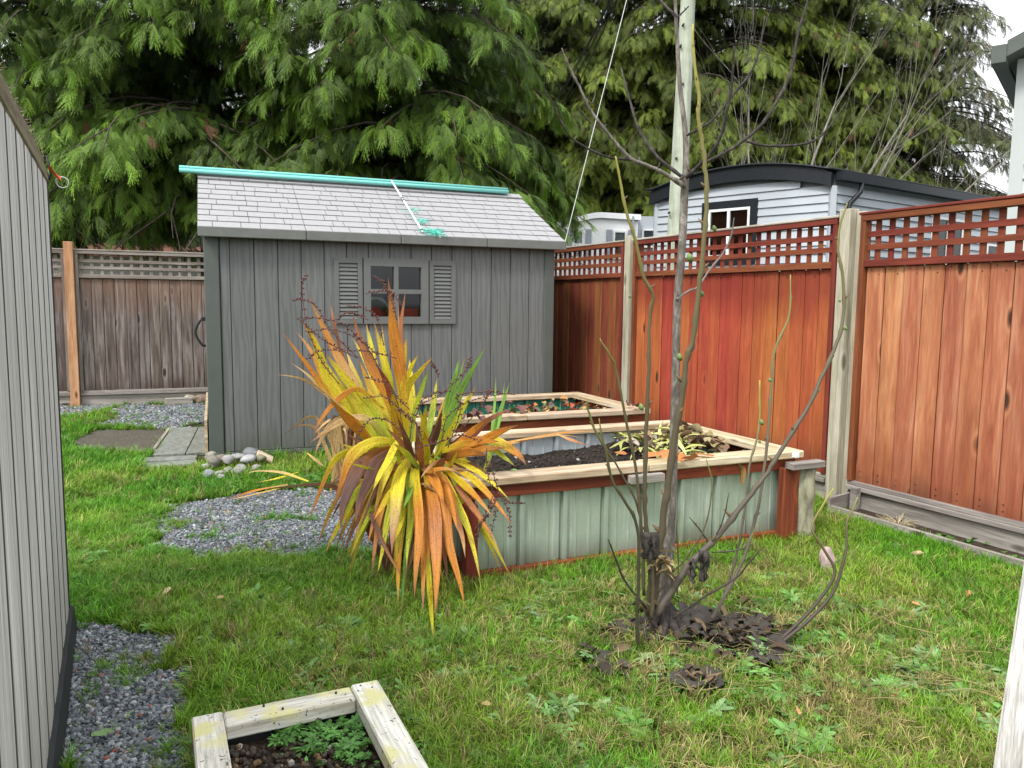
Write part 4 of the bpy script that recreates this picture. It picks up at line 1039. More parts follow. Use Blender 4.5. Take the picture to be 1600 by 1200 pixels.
# long withered sword leaves across the near bed are built with the big plant below
# litter in the far bed
mb = MB(); lc = [(.4, .16, .06), (.32, .09, .05), (.5, .34, .12), (.16, .08, .06), (.14, .09, .08), (.45, .25, .1)]
for k in range(300):
    x = rr.uniform(.1, 2.0); y = rr.uniform(.08, 1.1); hz = .38 + rr.random() * .03
    if x > 1.4: hz += .02 + .09 * math.exp(-((x - 1.85) / .2) ** 2)
    c = bed_world((-.85, 5.45), math.radians(23), x, y, hz); s = rr.uniform(.03, .09)
    crumple(c, s, s * .7, rr.choice(lc if x > .9 else lc[2:]), rr, .5, 4, 0, mb)
o = mb.build('leaf_litter', M['litter'], None, True, True); setp(o, 'orange and brown leaf litter covering the soil of the farther bed', 'leaf litter', kind='stuff')
# curled fungus-like brown leaves on the front cap of the far bed
GF = 'dark curled leaves on the caps of the farther bed'
CL = ['biggest dark curled leaf on the front cap of the farther bed', 'dark curled leaf just behind the biggest one on the farther bed cap', 'dark curled leaf on the far bed cap left of the biggest one', 'dark curled leaf on the far bed cap partly behind the yellow leaves', 'round brown leaf at the right end of the row on the far bed front cap', 'brown cup shaped leaf next to the round one on the far bed cap', 'small curled dark leaf standing highest in the row on the far bed', 'small curled leaf at the left end of the row behind the big plant', 'flat brown leaf in front of the row on the far bed cap', 'dark leaf on the right end cap of the farther bed nearest its rear', 'dark leaf at the very right corner of the farther bed', 'small dark leaf inside the right end of the farther bed']
for ci, (px, py, s) in enumerate(((740, 650, .11), (760, 640, .1), (722, 655, .09), (700, 650, .12), (812, 640, .1), (793, 645, .08), (798, 630, .07), (690, 640, .1), (750, 655, .09), (990, 634, .08), (1000, 636, .07), (980, 632, .07))):
    p = G(px, py, .56); mb = crumple((0, 0, 0), s, s * .8, (.13, .065, .055), rr, .7, 6); o = mb.build('curled_leaf', M['litter'], None, True, True); o.location = p
    setp(o, CL[ci], 'leaf', GF)
# soil crumbs
crumb = []
for s in range(4):
    mbx = MB(); rnd.seed(s + 40); mbx.ico((0, 0, 0), 1, 1, (1, .9, .75), .5); crumb.append(mbx.mesh('crumb', False, M['stone_i'], True))
crumb_src = source_collection('crumb', crumb); rnd.seed(99)
P = []; 
for k in range(2600):
    x = rr.uniform(.08, 1.98); y = rr.uniform(.1, 1.14); hz = .385 + (float(fbm(x, y, 3, 7)) - .5) * .09 + (float(fbm(x, y, 14, 8)) - .5) * .04
    P.append(bed_world((-.2, 3.68), BA, x, y, hz + .002))
P = np.array([tuple(p) for p in P]); n = len(P); t_ = np.tile(np.array([[.022, .017, .013]]), (n, 1)) * rs.uniform(.5, 1.8, (n, 1)); wh = rs.rand(n) < .03; t_[wh] = (.4, .38, .33)
setp(scatter('soil_crumbs', P, rs.uniform(0, 6.28, (n, 3)), rs.uniform(.004, .016, n), t_, crumb_src, None, M['stone_i'], 4), 'loose dark crumbs on the soil of the nearer bed', 'soil', kind='stuff')

# ------------------------------------------------------------------ near planter, bottom left
M['lichen'] = wood('lichen spotted pale timber', (.42, .38, .28), (.6, .58, .5), (.72, .71, .66), 'x', .1, knots=False, streak=.9, bump=.7)
N_ = M['lichen'].node_tree
def add_lichen(m):
    t = m.node_tree; b = t.nodes['Principled BSDF']; lk = b.inputs['Base Color'].links[0].from_socket
    tcn = t.nodes.new('ShaderNodeNewGeometry'); n1 = t.nodes.new('ShaderNodeTexNoise'); n1.inputs['Scale'].default_value = 9; n1.inputs['Detail'].default_value = 5; t.links.new(tcn.outputs['Position'], n1.inputs['Vector'])
    r1 = t.nodes.new('ShaderNodeValToRGB'); r1.color_ramp.elements[0].position = .5; r1.color_ramp.elements[1].position = .62; t.links.new(n1.outputs[0], r1.inputs[0])
    mx = t.nodes.new('ShaderNodeMix'); mx.data_type = 'RGBA'; t.links.new(r1.outputs[0], mx.inputs[0]); t.links.new(lk, mx.inputs[6]); mx.inputs[7].default_value = (.55, .52, .26, 1)
    n2 = t.nodes.new('ShaderNodeTexNoise'); n2.inputs['Scale'].default_value = 48; n2.inputs['Distortion'].default_value = 1.5; n2.inputs['Detail'].default_value = 3; t.links.new(tcn.outputs['Position'], n2.inputs['Vector'])
    r2 = t.nodes.new('ShaderNodeValToRGB'); r2.color_ramp.elements[0].position = .64; r2.color_ramp.elements[1].position = .7; t.links.new(n2.outputs[0], r2.inputs[0])
    m2 = t.nodes.new('ShaderNodeMix'); m2.data_type = 'RGBA'; t.links.new(r2.outputs[0], m2.inputs[0]); t.links.new(mx.outputs[2], m2.inputs[6]); m2.inputs[7].default_value = (.07, .06, .03, 1)
    t.links.new(m2.outputs[2], b.inputs['Base Color'])
add_lichen(M['lichen'])
pz = .17
c0 = G(299, 1120, pz); c1 = G(590, 1062, pz); pdir = (c1 - c0); PL = pdir.length; pa_ = math.atan2(pdir.y, pdir.x)
pl = empty('planter_box', 'low timber planter box with lichen covered frame at the bottom edge', 'planter', (c0.x, c0.y, 0), pa_)
bt = .085
def pcap(name, x0, x1, y0, y1, z0, z1, alongy=False):
    if alongy: return obj(name, box(y1 - y0, x1 - x0, z1 - z0, .005, M['lichen']), None, pl, ((x0 + x1) / 2, (y0 + y1) / 2, (z0 + z1) / 2), (0, 0, math.pi / 2))
    return bx(name, x0, x1, y0, y1, z0, z1, M['lichen'], pl, .005)
pcap('cap_board', 0, .085, -1.0, .0, pz - .05, pz, True); pcap('cap_board', .087, PL - .09, -.085, 0, pz - .05, pz - .003); pcap('cap_board', PL - .088, PL, -1.0, .0, pz - .05, pz + .002, True)
pcap('cap_board', .087, PL - .09, -1.0, -.915, pz - .05, pz - .003)
for (x0, x1, y0, y1) in ((.02, PL - .02, -.05, -.02), (.02, PL - .02, -.98, -.95)): bx('side_board', x0, x1, y0, y1, 0, pz - .051, M['black'], pl)
for x0 in (.02, PL - .05): bx('side_board', x0, x0 + .03, -.95, -.05, 0, pz - .052, M['black'], pl)
for (x, y) in ((PL - .06, -.02), (PL - .03, -.045), (PL - .075, -.05), (.2, -.02), (.45 * PL, -.06), (PL - .14, -.03)):
    mb = MB(); mb.tube([(x, y, pz - .006, .0035), (x, y, pz + .003, .0035)], 7); mb.build('screw', M['black'], pl)
nxs = 30; X, Y_ = np.meshgrid(np.linspace(.05, PL - .05, nxs), np.linspace(-.95, -.05, nxs)); Z = .085 + (fbm(X, Y_, 8, 4) - .5) * .03
fs = [(j * nxs + i, j * nxs + i + 1, (j + 1) * nxs + i + 1, (j + 1) * nxs + i) for j in range(nxs - 1) for i in range(nxs - 1)]
o = obj('soil', mesh('soil', np.stack([X.ravel(), Y_.ravel(), Z.ravel()], 1), fs, True), M['soil_brown'], pl); o['kind'] = 'stuff'

P = np.array([tuple(bed_world(c0, pa_, rr.uniform(.09, PL - .09), rr.uniform(-.92, -.09), .09 + rr.uniform(-.005, .012))) for _ in range(1500)]); n = len(P)
t_ = np.tile(np.array([[.03, .022, .015]]), (n, 1)) * rs.uniform(.5, 2.4, (n, 1)); wh = rs.rand(n); t_[wh < .05] = (.3, .28, .24); t_[(wh > .05) & (wh < .16)] = (.16, .1, .05)
setp(scatter('planter_crumbs', P, rs.uniform(0, 6.28, (n, 3)), rs.uniform(.003, .013, n), t_, crumb_src, None, M['stone_i'], 4), 'crumbs and grit on the soil of the planter box', 'soil', kind='stuff')
# ------------------------------------------------------------------ low planter by the right fence
rp = empty('fence_planter', 'low weathered plank planter at the foot of the red fence', 'planter', FP, fa)
def yb(y0, y1): return (y0, y1)
bx('side_board', -2.4, -.12, .26, .285, -.02, .055, M['kick'], rp, .003)
o = obj('side_board', box(.26, .02, .1, .003, M['kick']), None, rp, (-.1, .17, .06), (0, 0, math.radians(100)))
bx('corner_stake', -.17, -.12, .05, .09, 0, .16, M['kick'], rp)
mb = MB(); o = bx('soil', -2.4, -.14, .03, .26, -.02, .012, M['soil_brown'], rp); o['kind'] = 'stuff'
dg = empty('dry_grass', 'dry straw coloured grass clump in the low planter by the red fence', 'plant', bed_world(FP, fa, -.52, .13, 0.0))
mb = MB()
for k in range(130):
    an = rr.uniform(0, 6.28); L = rr.uniform(.06, .2); d = Vector((math.cos(an), math.sin(an), rr.uniform(.3, 1.4))).normalized()
    pts = [(*(d * L * t + Vector((0, 0, -.35 * L * t * t * (1 + rr.random())))), .0022 * (1 - t * .7)) for t in (0, .35, .7, 1)]; mb.tube(pts, 3, False, tuple(np.array((.5, .42, .26)) * rr.uniform(.5, 1.2)))
o = mb.build('blades', M['litter'], dg, False, True); o['kind'] = 'stuff'

# ------------------------------------------------------------------ right weathered post
wpost = empty('white_post', 'weathered whitewashed timber post close at the right edge', 'post', (1.19, 1.6, 0))
p0 = at(1545, 1240, 1.3); p1 = at(1604, 850, 1.3)
mb = MB(); wpost.location = (p0.x, p0.y, 0); d_ = (p1 - p0); d_ = d_ / d_.z; hw = .05
vs = []
for z in (-.02, 1.25):
    c = Vector((0, 0, 0)) + d_ * (z - p0.z); c.z = z
    for (x, y) in ((0, 0), (.1, -.01), (.135, .08), (.075, .09)): vs.append((c.x + x, c.y + y, z))
mb.add(vs, [(0, 1, 5, 4), (1, 2, 6, 5), (2, 3, 7, 6), (3, 0, 4, 7), (4, 5, 6, 7)])
o = mb.build('shaft', M['white_post'], wpost); bm = bmesh.new(); bm.from_mesh(o.data); bmesh.ops.bevel(bm, geom=bm.edges[:], offset=.005, segments=2, affect='EDGES'); bm.to_mesh(o.data); bm.free()

# ------------------------------------------------------------------ walk boards and edging left of the shed
wk = empty('slab_walk', 'mossy grey green slabs laid flat beside the grey shed', 'path', (0, 0, 0))
wpts = gp((246, 706), (265, 672), (326, 657), (326, 722))
A0 = Vector((-3.23, 6.9, 0)); dirw = (Vector((-3.62, 8.1, 0)) - A0).normalized(); ww_ = Vector((dirw.y, -dirw.x, 0)); angw = math.atan2(dirw.y, dirw.x)
for k in range(2):
    L = 1.5; c = A0 + ww_ * (.13 + k * .27) + dirw * (.1 + L / 2 - .35)
    obj('slab', box(L, .262, .03, .004, M['slab']), None, wk, (c.x, c.y, .008), (0, 0, angw))
for k in range(2):
    c = A0 + ww_ * (.16 + k * .02) - dirw * (.42 + k * .22); obj('slab', box(.42, .16, .024, .004, M['slab']), None, wk, (c.x, c.y, .006), (0, 0, math.atan2(ww_.y, ww_.x) + .1 * k))
c = A0 - ww_ * .02 + dirw * .6; obj('edging', box(1.15, .03, .04, .003, M['kick']), None, wk, (c.x, c.y, .015), (0, 0, angw))

# ------------------------------------------------------------------ stones
def rock(name, label, p, size, colr, group=None, seed=0, cat='stone', rough=.75, sharp=False):
    r = random.Random(seed); bm = bmesh.new(); bmesh.ops.create_icosphere(bm, subdivisions=2 if sharp else 3, radius=1)
    o3 = Vector((r.uniform(0, 50), r.uniform(0, 50), r.uniform(0, 50))); yaw = r.uniform(0, 3.14)
    for v in bm.verts:
        n = mnoise.noise(v.co * .9 + o3) * .35 + mnoise.noise(v.co * 2.3 + o3) * .12; v.co = v.co * (1 + n)
        v.co = Vector((v.co.x * size[0], v.co.y * size[1], v.co.z * size[2]))
    me = bpy.data.meshes.new(name); bm.to_mesh(me); bm.free(); me.polygons.foreach_set('use_smooth', [not sharp] * len(me.polygons))
    N = NT(name + ' surface %d' % seed, rough, .3); v = N.coords(); a = N.noise(v, 14, 6, .7); b = N.noise(v, 70, 3)
    c = N.mix(N.ramp(a, [(.35, (0, 0, 0)), (.65, (1, 1, 1))]), tuple(x * .65 for x in colr), tuple(min(.8, x * 1.25) for x in colr)); N.bump(N.math('ADD', a, b), .4, .004); N.color(c)
    o = obj(name, me, N.m); o.location = p; o.rotation_euler = (r.gauss(0, .2), r.gauss(0, .2), yaw)
    return setp(o, label, cat, group)
GS = 'river stones heaped at the front left corner of the grey shed'
stones = [(333, 731, .075, (.3, .27, .23)), (345, 727, .06, (.33, .28, .22)), (357, 729, .055, (.5, .49, .47)), (366, 724, .04, (.46, .45, .43)), (375, 725, .05, (.48, .47, .45)),
          (389, 728, .07, (.55, .55, .54)), (394, 718, .075, (.26, .27, .28)), (357, 738, .045, (.42, .4, .37)), (371, 740, .055, (.5, .48, .44)), (344, 744, .045, (.5, .46, .4)),
          (346, 749, .035, (.45, .43, .4)), (326, 744, .06, (.4, .44, .44)), (381, 735, .04, (.5, .49, .46)), (407, 727, .05, (.3, .3, .2)), (330, 722, .05, (.45, .42, .36)), (374, 733, .035, (.35, .34, .32)), (400, 735, .045, (.42, .4, .34)), (322, 732, .035, (.55, .54, .5))]
for i, (px, py, s, c) in enumerate(stones):
    q = G(px, py + 4, 0); z = .03 + (.05 if py < 732 else .01); lab = 'rounded pale river stone in the heap at the shed corner'
    if i == 6: lab = 'smooth dark grey stone resting highest on the heap against the shed base'
    if i == 0: lab = 'brown angular stone in the heap directly under the shed corner post'
    if i == 5: lab = 'largest whitish stone in the middle of the heap by the shed'
    if i == 11: lab = 'bluish stone lying outermost to the lower left of the heap'
    lab = {1: 'tan stone second from the left along the shed base', 2: 'pale stone third from the left in the back row of the heap', 3: 'small pale stone in the back row of the heap left of the whitish one', 4: 'round pale stone touching the left side of the largest whitish stone', 7: 'small grey brown stone in the front row of the heap, left of its middle', 8: 'pale stone in the middle of the front row of the heap', 9: 'pale square looking stone in the front row below the brown angular one', 10: 'smallest stone lying nearest the camera at the front of the heap', 12: 'pale stone just in front of the largest whitish stone', 13: 'mossy greenish stone at the right end of the heap', 14: 'flat tan stone at the left end of the heap touching the shed corner', 15: 'dark little stone in the centre of the heap', 16: 'dull stone in front of the mossy one at the right of the heap', 17: 'whitish stone lying apart at the far left of the heap'}.get(i, lab)
    rock('river_stone', lab, (q.x, q.y, z), (s * 1.0, s * .75, s * .62), tuple(.55 * v for v in c), GS, 100 + i)
q = at(414, 722, 6.35); bxo = obj('broken_tile', box(.14, .09, .02, .004, M['cap_bed'])); bxo.location = (q.x, q.y, .075); bxo.rotation_euler = (.5, .5, .4); setp(bxo, 'pale broken flat piece leaning at the right end of the stone heap', 'tile')
for i, (px, py, s, c, lab) in enumerate(((298, 629, .1, (.36, .32, .25), 'rounded tan stone at the foot of the grey fence'), (318, 630, .11, (.2, .14, .1), 'dark brown stone at the foot of the grey fence beside the shed'), (329, 627, .07, (.5, .49, .45), 'small white stone against the shed corner by the grey fence'))):
    q = G(px, py); rock('fence_stone', lab, (q.x, q.y, .05), (s, s * .7, s * .6), c, None, 140 + i)
q = G(280, 632); o = obj('timber_block', box(.34, .09, .09, .006, M['kick'])); o.location = (q.x, q.y, .045); o.rotation_euler = (0, 0, sda); setp(o, 'short grey green timber offcut lying at the foot of the grey fence', 'timber')
q = G(1290, 893); rock('pink_stone', 'pinkish white angular stone standing on the lawn behind the curved shoots', (q.x, q.y, .055), (.05, .04, .075), (.42, .32, .29), None, 150, sharp=True)
q = G(1432, 874); rock('flat_stone', 'small flat tan stone in the grass near the red fence', (q.x, q.y, .03), (.04, .03, .016), (.42, .3, .18), None, 151)

# ------------------------------------------------------------------ gravel stones
gst = []
for s in range(8):
    mbx = MB(); rnd.seed(s); mbx.ico((0, 0, 0), 1, 1, (1, rnd.uniform(.6, .9), rnd.uniform(.4, .65)), .55); gst.append(mbx.mesh('gravel', False, M['stone_i'], True))
gravel_src = source_collection('gravel_piece', gst); rnd.seed(123)
def sample(x0, x1, y0, y1, dens):
    n = int((x1 - x0) * (y1 - y0) * dens); return rs.uniform(x0, x1, n), rs.uniform(y0, y1, n)
PX = []; PY = []; PS = []
for (b, dens, smin, smax) in (((-1.9, -.6, 1.5, 3.3), 14000, .0035, .011), ((-2.6, .1, 3.7, 6.0), 9500, .004, .0105), ((-6.4, -2.6, 7.7, 10.2), 2800, .009, .018)):
    x, y = sample(*b, dens); m = gravel_mask(x, y); x = x[m]; y = y[m]; PX.append(x); PY.append(y); PS.append(rs.uniform(smin, smax, len(x)) * rs.choice([.7, 1, 1, 1.35], len(x)))
x = np.concatenate(PX); y = np.concatenate(PY); s = np.concatenate(PS); n = len(x)
pal = np.array([(.2, .22, .245), (.33, .35, .38), (.12, .135, .155), (.5, .52, .53), (.26, .29, .3), (.3, .27, .24), (.62, .63, .63), (.17, .2, .21)])
t_ = .6 * pal[rs.choice(8, n, p=[.22, .2, .2, .1, .15, .04, .03, .06])] * rs.uniform(.8, 1.2, (n, 1)); r1 = rs.rand(n) < .012; t_[r1] = (.28, .09, .05)
setp(scatter('gravel', np.stack([x, y, gh(x, y) + s * .35 - .004], 1), np.stack([rs.normal(0, .5, n), rs.normal(0, .5, n), rs.uniform(0, 6.28, n)], 1), s, t_, gravel_src, None, M['stone_i'], 8), 'blue grey crushed gravel', 'gravel', kind='stuff')

# ------------------------------------------------------------------ lawn
def tuft(seed, n=13, h=.05, spread=.018, w_=.0017, lay=.9):
    r = random.Random(seed); vs = []; fs = []; cs = []
    for k in range(n):
        an = r.uniform(0, 6.28); rad = r.uniform(0, spread); b = Vector((math.cos(an) * rad, math.sin(an) * rad, -.004)); d2 = r.uniform(0, 6.28)
        L = h * r.uniform(.5, 1.25); ln = r.uniform(.15, lay); side = Vector((-math.sin(d2), math.cos(d2), 0)) * w_ * r.uniform(.7, 1.4)
        o = Vector((math.cos(d2), math.sin(d2), 0)); base = len(vs); g = r.uniform(.75, 1.25)
        for i, t in enumerate((0, .4, .75)):
            p = b + o * (L * ln * t * t) + Vector((0, 0, L * t * (1 - .35 * ln * t))); k_ = (1 - t * .6)
            vs += [p - side * k_, p + side * k_]; cs += [(g * (.3 + .95 * t),) * 3] * 2  # root end darkened in the colour for shade between the blades
        vs.append(b + o * (L * ln) + Vector((0, 0, L * (1 - .42 * ln)))); cs.append((g * 1.3, g * 1.25, g * 1.0))
        fs += [(base, base + 1, base + 3, base + 2), (base + 2, base + 3, base + 5, base + 4), (base + 4, base + 5, base + 6)]
    me = mesh('tuft', vs, fs, True, M['blade']); a = me.color_attributes.new('Col', 'FLOAT_COLOR', 'POINT'); a.data.foreach_set('color', np.concatenate([np.array(cs), np.ones((len(cs), 1))], 1).ravel()); return me
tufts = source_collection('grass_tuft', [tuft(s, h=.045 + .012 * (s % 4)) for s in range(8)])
def in_frame(x, y, m=1.15):
    k = y * math.cos(PITCH) + CAMZ * math.sin(PITCH); return np.abs(x / np.maximum(k, .1)) < .666 * m
BEDP = [bed_world((-.2, 3.68), BA, a, b, 0)[:2] for a, b in ((-.0, .0), (2.03, 0), (2.03, 1.2), (0, 1.2))]
BEDF = [bed_world((-.85, 5.45), math.radians(23), a, b, 0)[:2] for a, b in ((0, 0), (2.1, 0), (2.1, 1.2), (0, 1.2))]
SHP = [bed_world(S0, sda, a, b, 0)[:2] for a, b in ((-.02, .0), (3.25, 0), (3.25, 2.4), (-.02, 2.4))]
PLP = [bed_world(c0, pa_, a, b, 0)[:2] for a, b in ((0.01, -.01), (PL - .01, -.01), (PL - .01, -1.0), (0.01, -1.0))]
LSP = [bed_world(LC, la, a, b, 0)[:2] for a, b in ((-.02, .06), (2.8, .06), (2.8, -2.2), (-.02, -2.2))]
RPP = [bed_world(FP, fa, a, b, 0)[:2] for a, b in ((-.12, 0), (-.12, .27), (-2.5, .27), (-2.5, 0))]
GFL = lambda x, y: ((x - GP.x) * -math.sin(sda) + (y - GP.y) * math.cos(sda)) < -.05      # yard side of the grey fence
RFL = lambda x, y: ((x - FP.x) * .889 + (y - FP.y) * .459) < -.04
TREE = G(1040, 985)
fabric_polys = [gp((1000, 960), (1060, 955), (1130, 965), (1200, 975), (1215, 985), (1240, 1015), (1215, 1050), (1150, 1040), (1110, 1015), (1080, 1000), (1010, 990)),
                gp((1045, 1065), (1075, 1058), (1110, 1062), (1130, 1075), (1125, 1090), (1060, 1085))]
def lawn_ok(x, y):
    m = RFL(x, y) & GFL(x, y) & in_frame(x, y)
    for p in (BEDP, BEDF, SHP, PLP, LSP, RPP, DIRT, WALK): m &= ~inpoly(x, y, p)
    return m
def grass_density(x, y):
    g = gravel_mask(x, y); d = np.ones(len(x)); d[g] = .02 + .5 * (fbm(x[g], y[g], 5, 21) > .64)
    for p in fabric_polys: k = inpoly(x, y, p); d[k] = .06
    dt = np.hypot(x - TREE.x - .25, (y - TREE.y + .1) * 1.2); sp = fbm(x, y, 9, 31)
    d = np.where((dt < .75) & (sp > .5), d * .35, d); d = np.where(fbm(x, y, 6, 41) > .7, d * .4, d)
    return d
xs1, ys1 = sample(-4.2, 3.0, 1.4, 5.0, 4600); xs2, ys2 = sample(-6.5, 3.2, 5.0, 10.3, 1300)
x = np.concatenate([xs1, xs2]); y = np.concatenate([ys1, ys2]); m = lawn_ok(x, y); x = x[m]; y = y[m]; m = rs.rand(len(x)) < grass_density(x, y); x = x[m]; y = y[m]; n = len(x)
ca = np.array((.1, .27, .014)); cb = np.array((.2, .33, .03)); cc = np.array((.05, .18, .014)); cdry = np.array((.36, .3, .12))
p1 = np.clip((fbm(x, y, 1.6, 51) - .35) * 2.6, 0, 1)[:, None]; p2 = np.clip((fbm(x, y, 2.7, 61) - .5) * 3, 0, 1)[:, None]
dtree = np.clip(1 - np.hypot(x - TREE.x - .35, (y - TREE.y + .25)) / 1.5, 0, 1)[:, None]
t_ = ca * (1 - p1) + cb * p1; t_ = t_ * (1 - p2 * .65) + cc * p2 * .65
dry = rs.rand(n, 1) < (.04 + .62 * dtree * (fbm(x, y, 4, 71)[:, None] > .4) + .1 * p1 + .2 * (fbm(x, y, 3, 75)[:, None] > .7)); t_ = np.where(dry, cdry * rs.uniform(.6, 1.2, (n, 1)), t_ * (1 - .35 * dtree) + cb * .35 * dtree)
t_ = t_ * rs.uniform(.55, 1.5, (n, 1))
s = rs.uniform(.6, 1.35, n) * (.72 + .6 * fbm(x, y, 3.3, 81)) * np.where(y > 5, 1.15, 1.0); s = s * np.where(dtree[:, 0] > .3, .85, 1)
s = s * np.where(gravel_mask(x, y), .7, 1) * .88
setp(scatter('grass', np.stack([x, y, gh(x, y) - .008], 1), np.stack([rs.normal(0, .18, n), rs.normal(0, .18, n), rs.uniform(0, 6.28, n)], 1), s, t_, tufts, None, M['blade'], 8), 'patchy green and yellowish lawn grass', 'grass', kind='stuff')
# weeds
def rosette(seed, n=8, L=.05, wd=.014, up=.4):
    r = random.Random(seed); mb = MB()
    for k in range(n):
        an = k * 2.4 + r.uniform(-.3, .3); l = L * r.uniform(.6, 1.15); d = Vector((math.cos(an), math.sin(an), up * r.uniform(.2, 1))); s = Vector((-math.sin(an), math.cos(an), 0)); vs = []
        for t in (0, .3, .6, .85, 1): w2 = wd * (.25, .8, 1, .7, .05)[(0, .3, .6, .85, 1).index(t)]; c = d * l * t + Vector((0, 0, -.3 * l * t * t)); vs += [c - s * w2, c + Vector((0, 0, -.002)), c + s * w2]
        fs = []
        for i in range(4): a = 3 * i; fs += [(a, a + 1, a + 4, a + 3), (a + 1, a + 2, a + 5, a + 4)]
        g = r.uniform(.8, 1.2); mb.add(vs, fs, (g, g, g))
    return mb.mesh('weed', True, M['weed'], True)
weeds = source_collection('weed_rosette', [rosette(s, 6 + s % 3 * 2, .04 + .012 * (s % 3), .008 + .003 * (s % 2)) for s in range(6)])
x, y = sample(-2.4, 2.7, 1.5, 6.0, 190); m = lawn_ok(x, y) & ~gravel_mask(x, y) & (rs.rand(len(x)) < np.clip((fbm(x, y, 1.8, 91) - .38) * 4, .08, 1)); x = x[m]; y = y[m]
ex_ = [G(px + rs.normal(0, 10), py + rs.normal(0, 6)) for (px, py, k) in ((560, 870, 10), (470, 885, 22), (430, 900, 12), (300, 1060, 6), (1420, 1050, 18), (1450, 1030, 12), (980, 1130, 10), (1250, 1160, 14), (1500, 1075, 10), (880, 1110, 8)) for _ in range(k)]
x = np.concatenate([x, [e.x for e in ex_]]); y = np.concatenate([y, [e.y for e in ex_]]); n = len(x)
t_ = np.array([(.13, .27, .07)]) * rs.uniform(.6, 1.4, (n, 1)); t_[rs.rand(n) < .3] = (.2, .33, .14)
setp(scatter('lawn_weeds', np.stack([x, y, gh(x, y) + .014], 1), np.stack([rs.normal(0, .2, n), rs.normal(0, .2, n), rs.uniform(0, 6.28, n)], 1), rs.uniform(.5, 1.2, n), t_, weeds, None, M['weed'], 6), 'flat broad leaved weeds growing through the lawn', 'weeds', kind='stuff')
# small weeds in planter and beds
P = [bed_world(c0, pa_, PL - .1 - abs(rs.normal(0, .08)), -.1 - abs(rs.normal(0, .12)), .1) for _ in range(180)] + [bed_world(c0, pa_, rs.uniform(.2, PL - .12), -.09 - abs(rs.normal(0, .03)), .1) for _ in range(40)]
P += [bed_world((-.2, 3.68), BA, rs.uniform(.05, .45), rs.uniform(.1, .5), .44) for _ in range(20)] + [bed_world((-.85, 5.45), math.radians(23), rs.uniform(.9, 1.8), rs.uniform(.5, 1.05), .46) for _ in range(40)]
P += [bed_world(FP, fa, rs.uniform(-1.7, -.7), rs.uniform(.05, .22), .02) for _ in range(30)]
P = np.array([tuple(p) for p in P]); n = len(P); csz = rs.uniform(.3, .6, n); csz[:150] *= .55
setp(scatter('chickweed', P + rs.uniform(0, .015, (n, 1)), np.stack([rs.normal(0, .3, n), rs.normal(0, .3, n), rs.uniform(0, 6.28, n)], 1), csz, np.array([(.1, .24, .05)]) * rs.uniform(.7, 1.5, (n, 1)), weeds, None, M['weed'], 6), 'small green seedlings in the beds and the planter box', 'weeds', kind='stuff')
x, y = sample(-.5, 2.2, 2.0, 4.2, 120); m = lawn_ok(x, y) & (np.hypot(x - .95, y - 2.9) < 1.0); x = x[m]; y = y[m]
mb = MB()
for a, b in zip(x, y):
    L = rr.uniform(.05, .22); an = rr.uniform(0, 6.28); z = .03; q = [(a + L * t * math.cos(an + .4 * t), b + L * t * math.sin(an + .4 * t), z + rr.uniform(-.01, .02), .0012) for t in (0, .33, .66, 1)]; mb.tube(q, 3, False, tuple(np.array((.36, .29, .14)) * rr.uniform(.4, 1.2)))
setp(mb.build('straw', M['litter'], None, False, True), 'dry straw stalks strewn on the lawn round the fig tree', 'straw', kind='stuff')
# scattered fallen leaves
GLv = 'small brown leaves fallen on the lawn'
for px, py, L, c, lab in ((262, 938, .045, (.6, .45, .3), 'pale tan leaf on the lawn beyond the near gravel path'), (300, 903, .04, (.5, .36, .2), 'small tan leaf on the grass in front of the centre gravel'), (345, 948, .03, (.45, .3, .15), 'small brown leaf on open lawn between gravel path and big plant'),
        (1120, 1040, .03, (.5, .33, .15), 'tan leaf between the two dark fabric pieces below the fig tree'), (1512, 942, .04, (.5, .22, .1), 'reddish leaf on the lawn near the white post'), (1430, 958, .035, (.5, .24, .1), 'orange brown leaf on the lawn right of the curved shoots'),
        (880, 1000, .03, (.35, .2, .1), 'dark brown leaf on the lawn left of the fabric scraps'), (760, 1120, .035, (.45, .3, .15), 'brown leaf on the lawn right of the planter box'), (1245, 1130, .04, (.55, .25, .12), 'orange leaf on the lawn below the curved shoots'),
        (1060, 935, .03, (.5, .42, .25), 'straw coloured leaf on the grass behind the fig trunk base'), (215, 760, .04, (.4, .25, .12), 'brown leaf on the far lawn before the stone heap'), (1395, 1105, .03, (.4, .22, .1), 'dark leaf in the sparse grass near the bottom right')):
    q = G(px, py); mb = crumple((0, 0, 0), L, L * .6, c, rr, .4, 4); o = mb.build('fallen_leaf', M['litter'], None, True, True); o.location = (q.x, q.y, .045)
    setp(o, lab, 'leaf', GLv)
q = G(152, 1165); 
for (px, py, L) in ((160, 1160, .06),):
    q = G(px, py); mb = crumple((0, 0, 0), L, L * .6, (.2, .32, .13), rr, .2, 5, 0, None, .6, .1); o = mb.build('green_leaf', M['litter'], None, True, True); o.location = (q.x, q.y, .03); setp(o, 'single pale green leaf lying on the near gravel path', 'leaf')
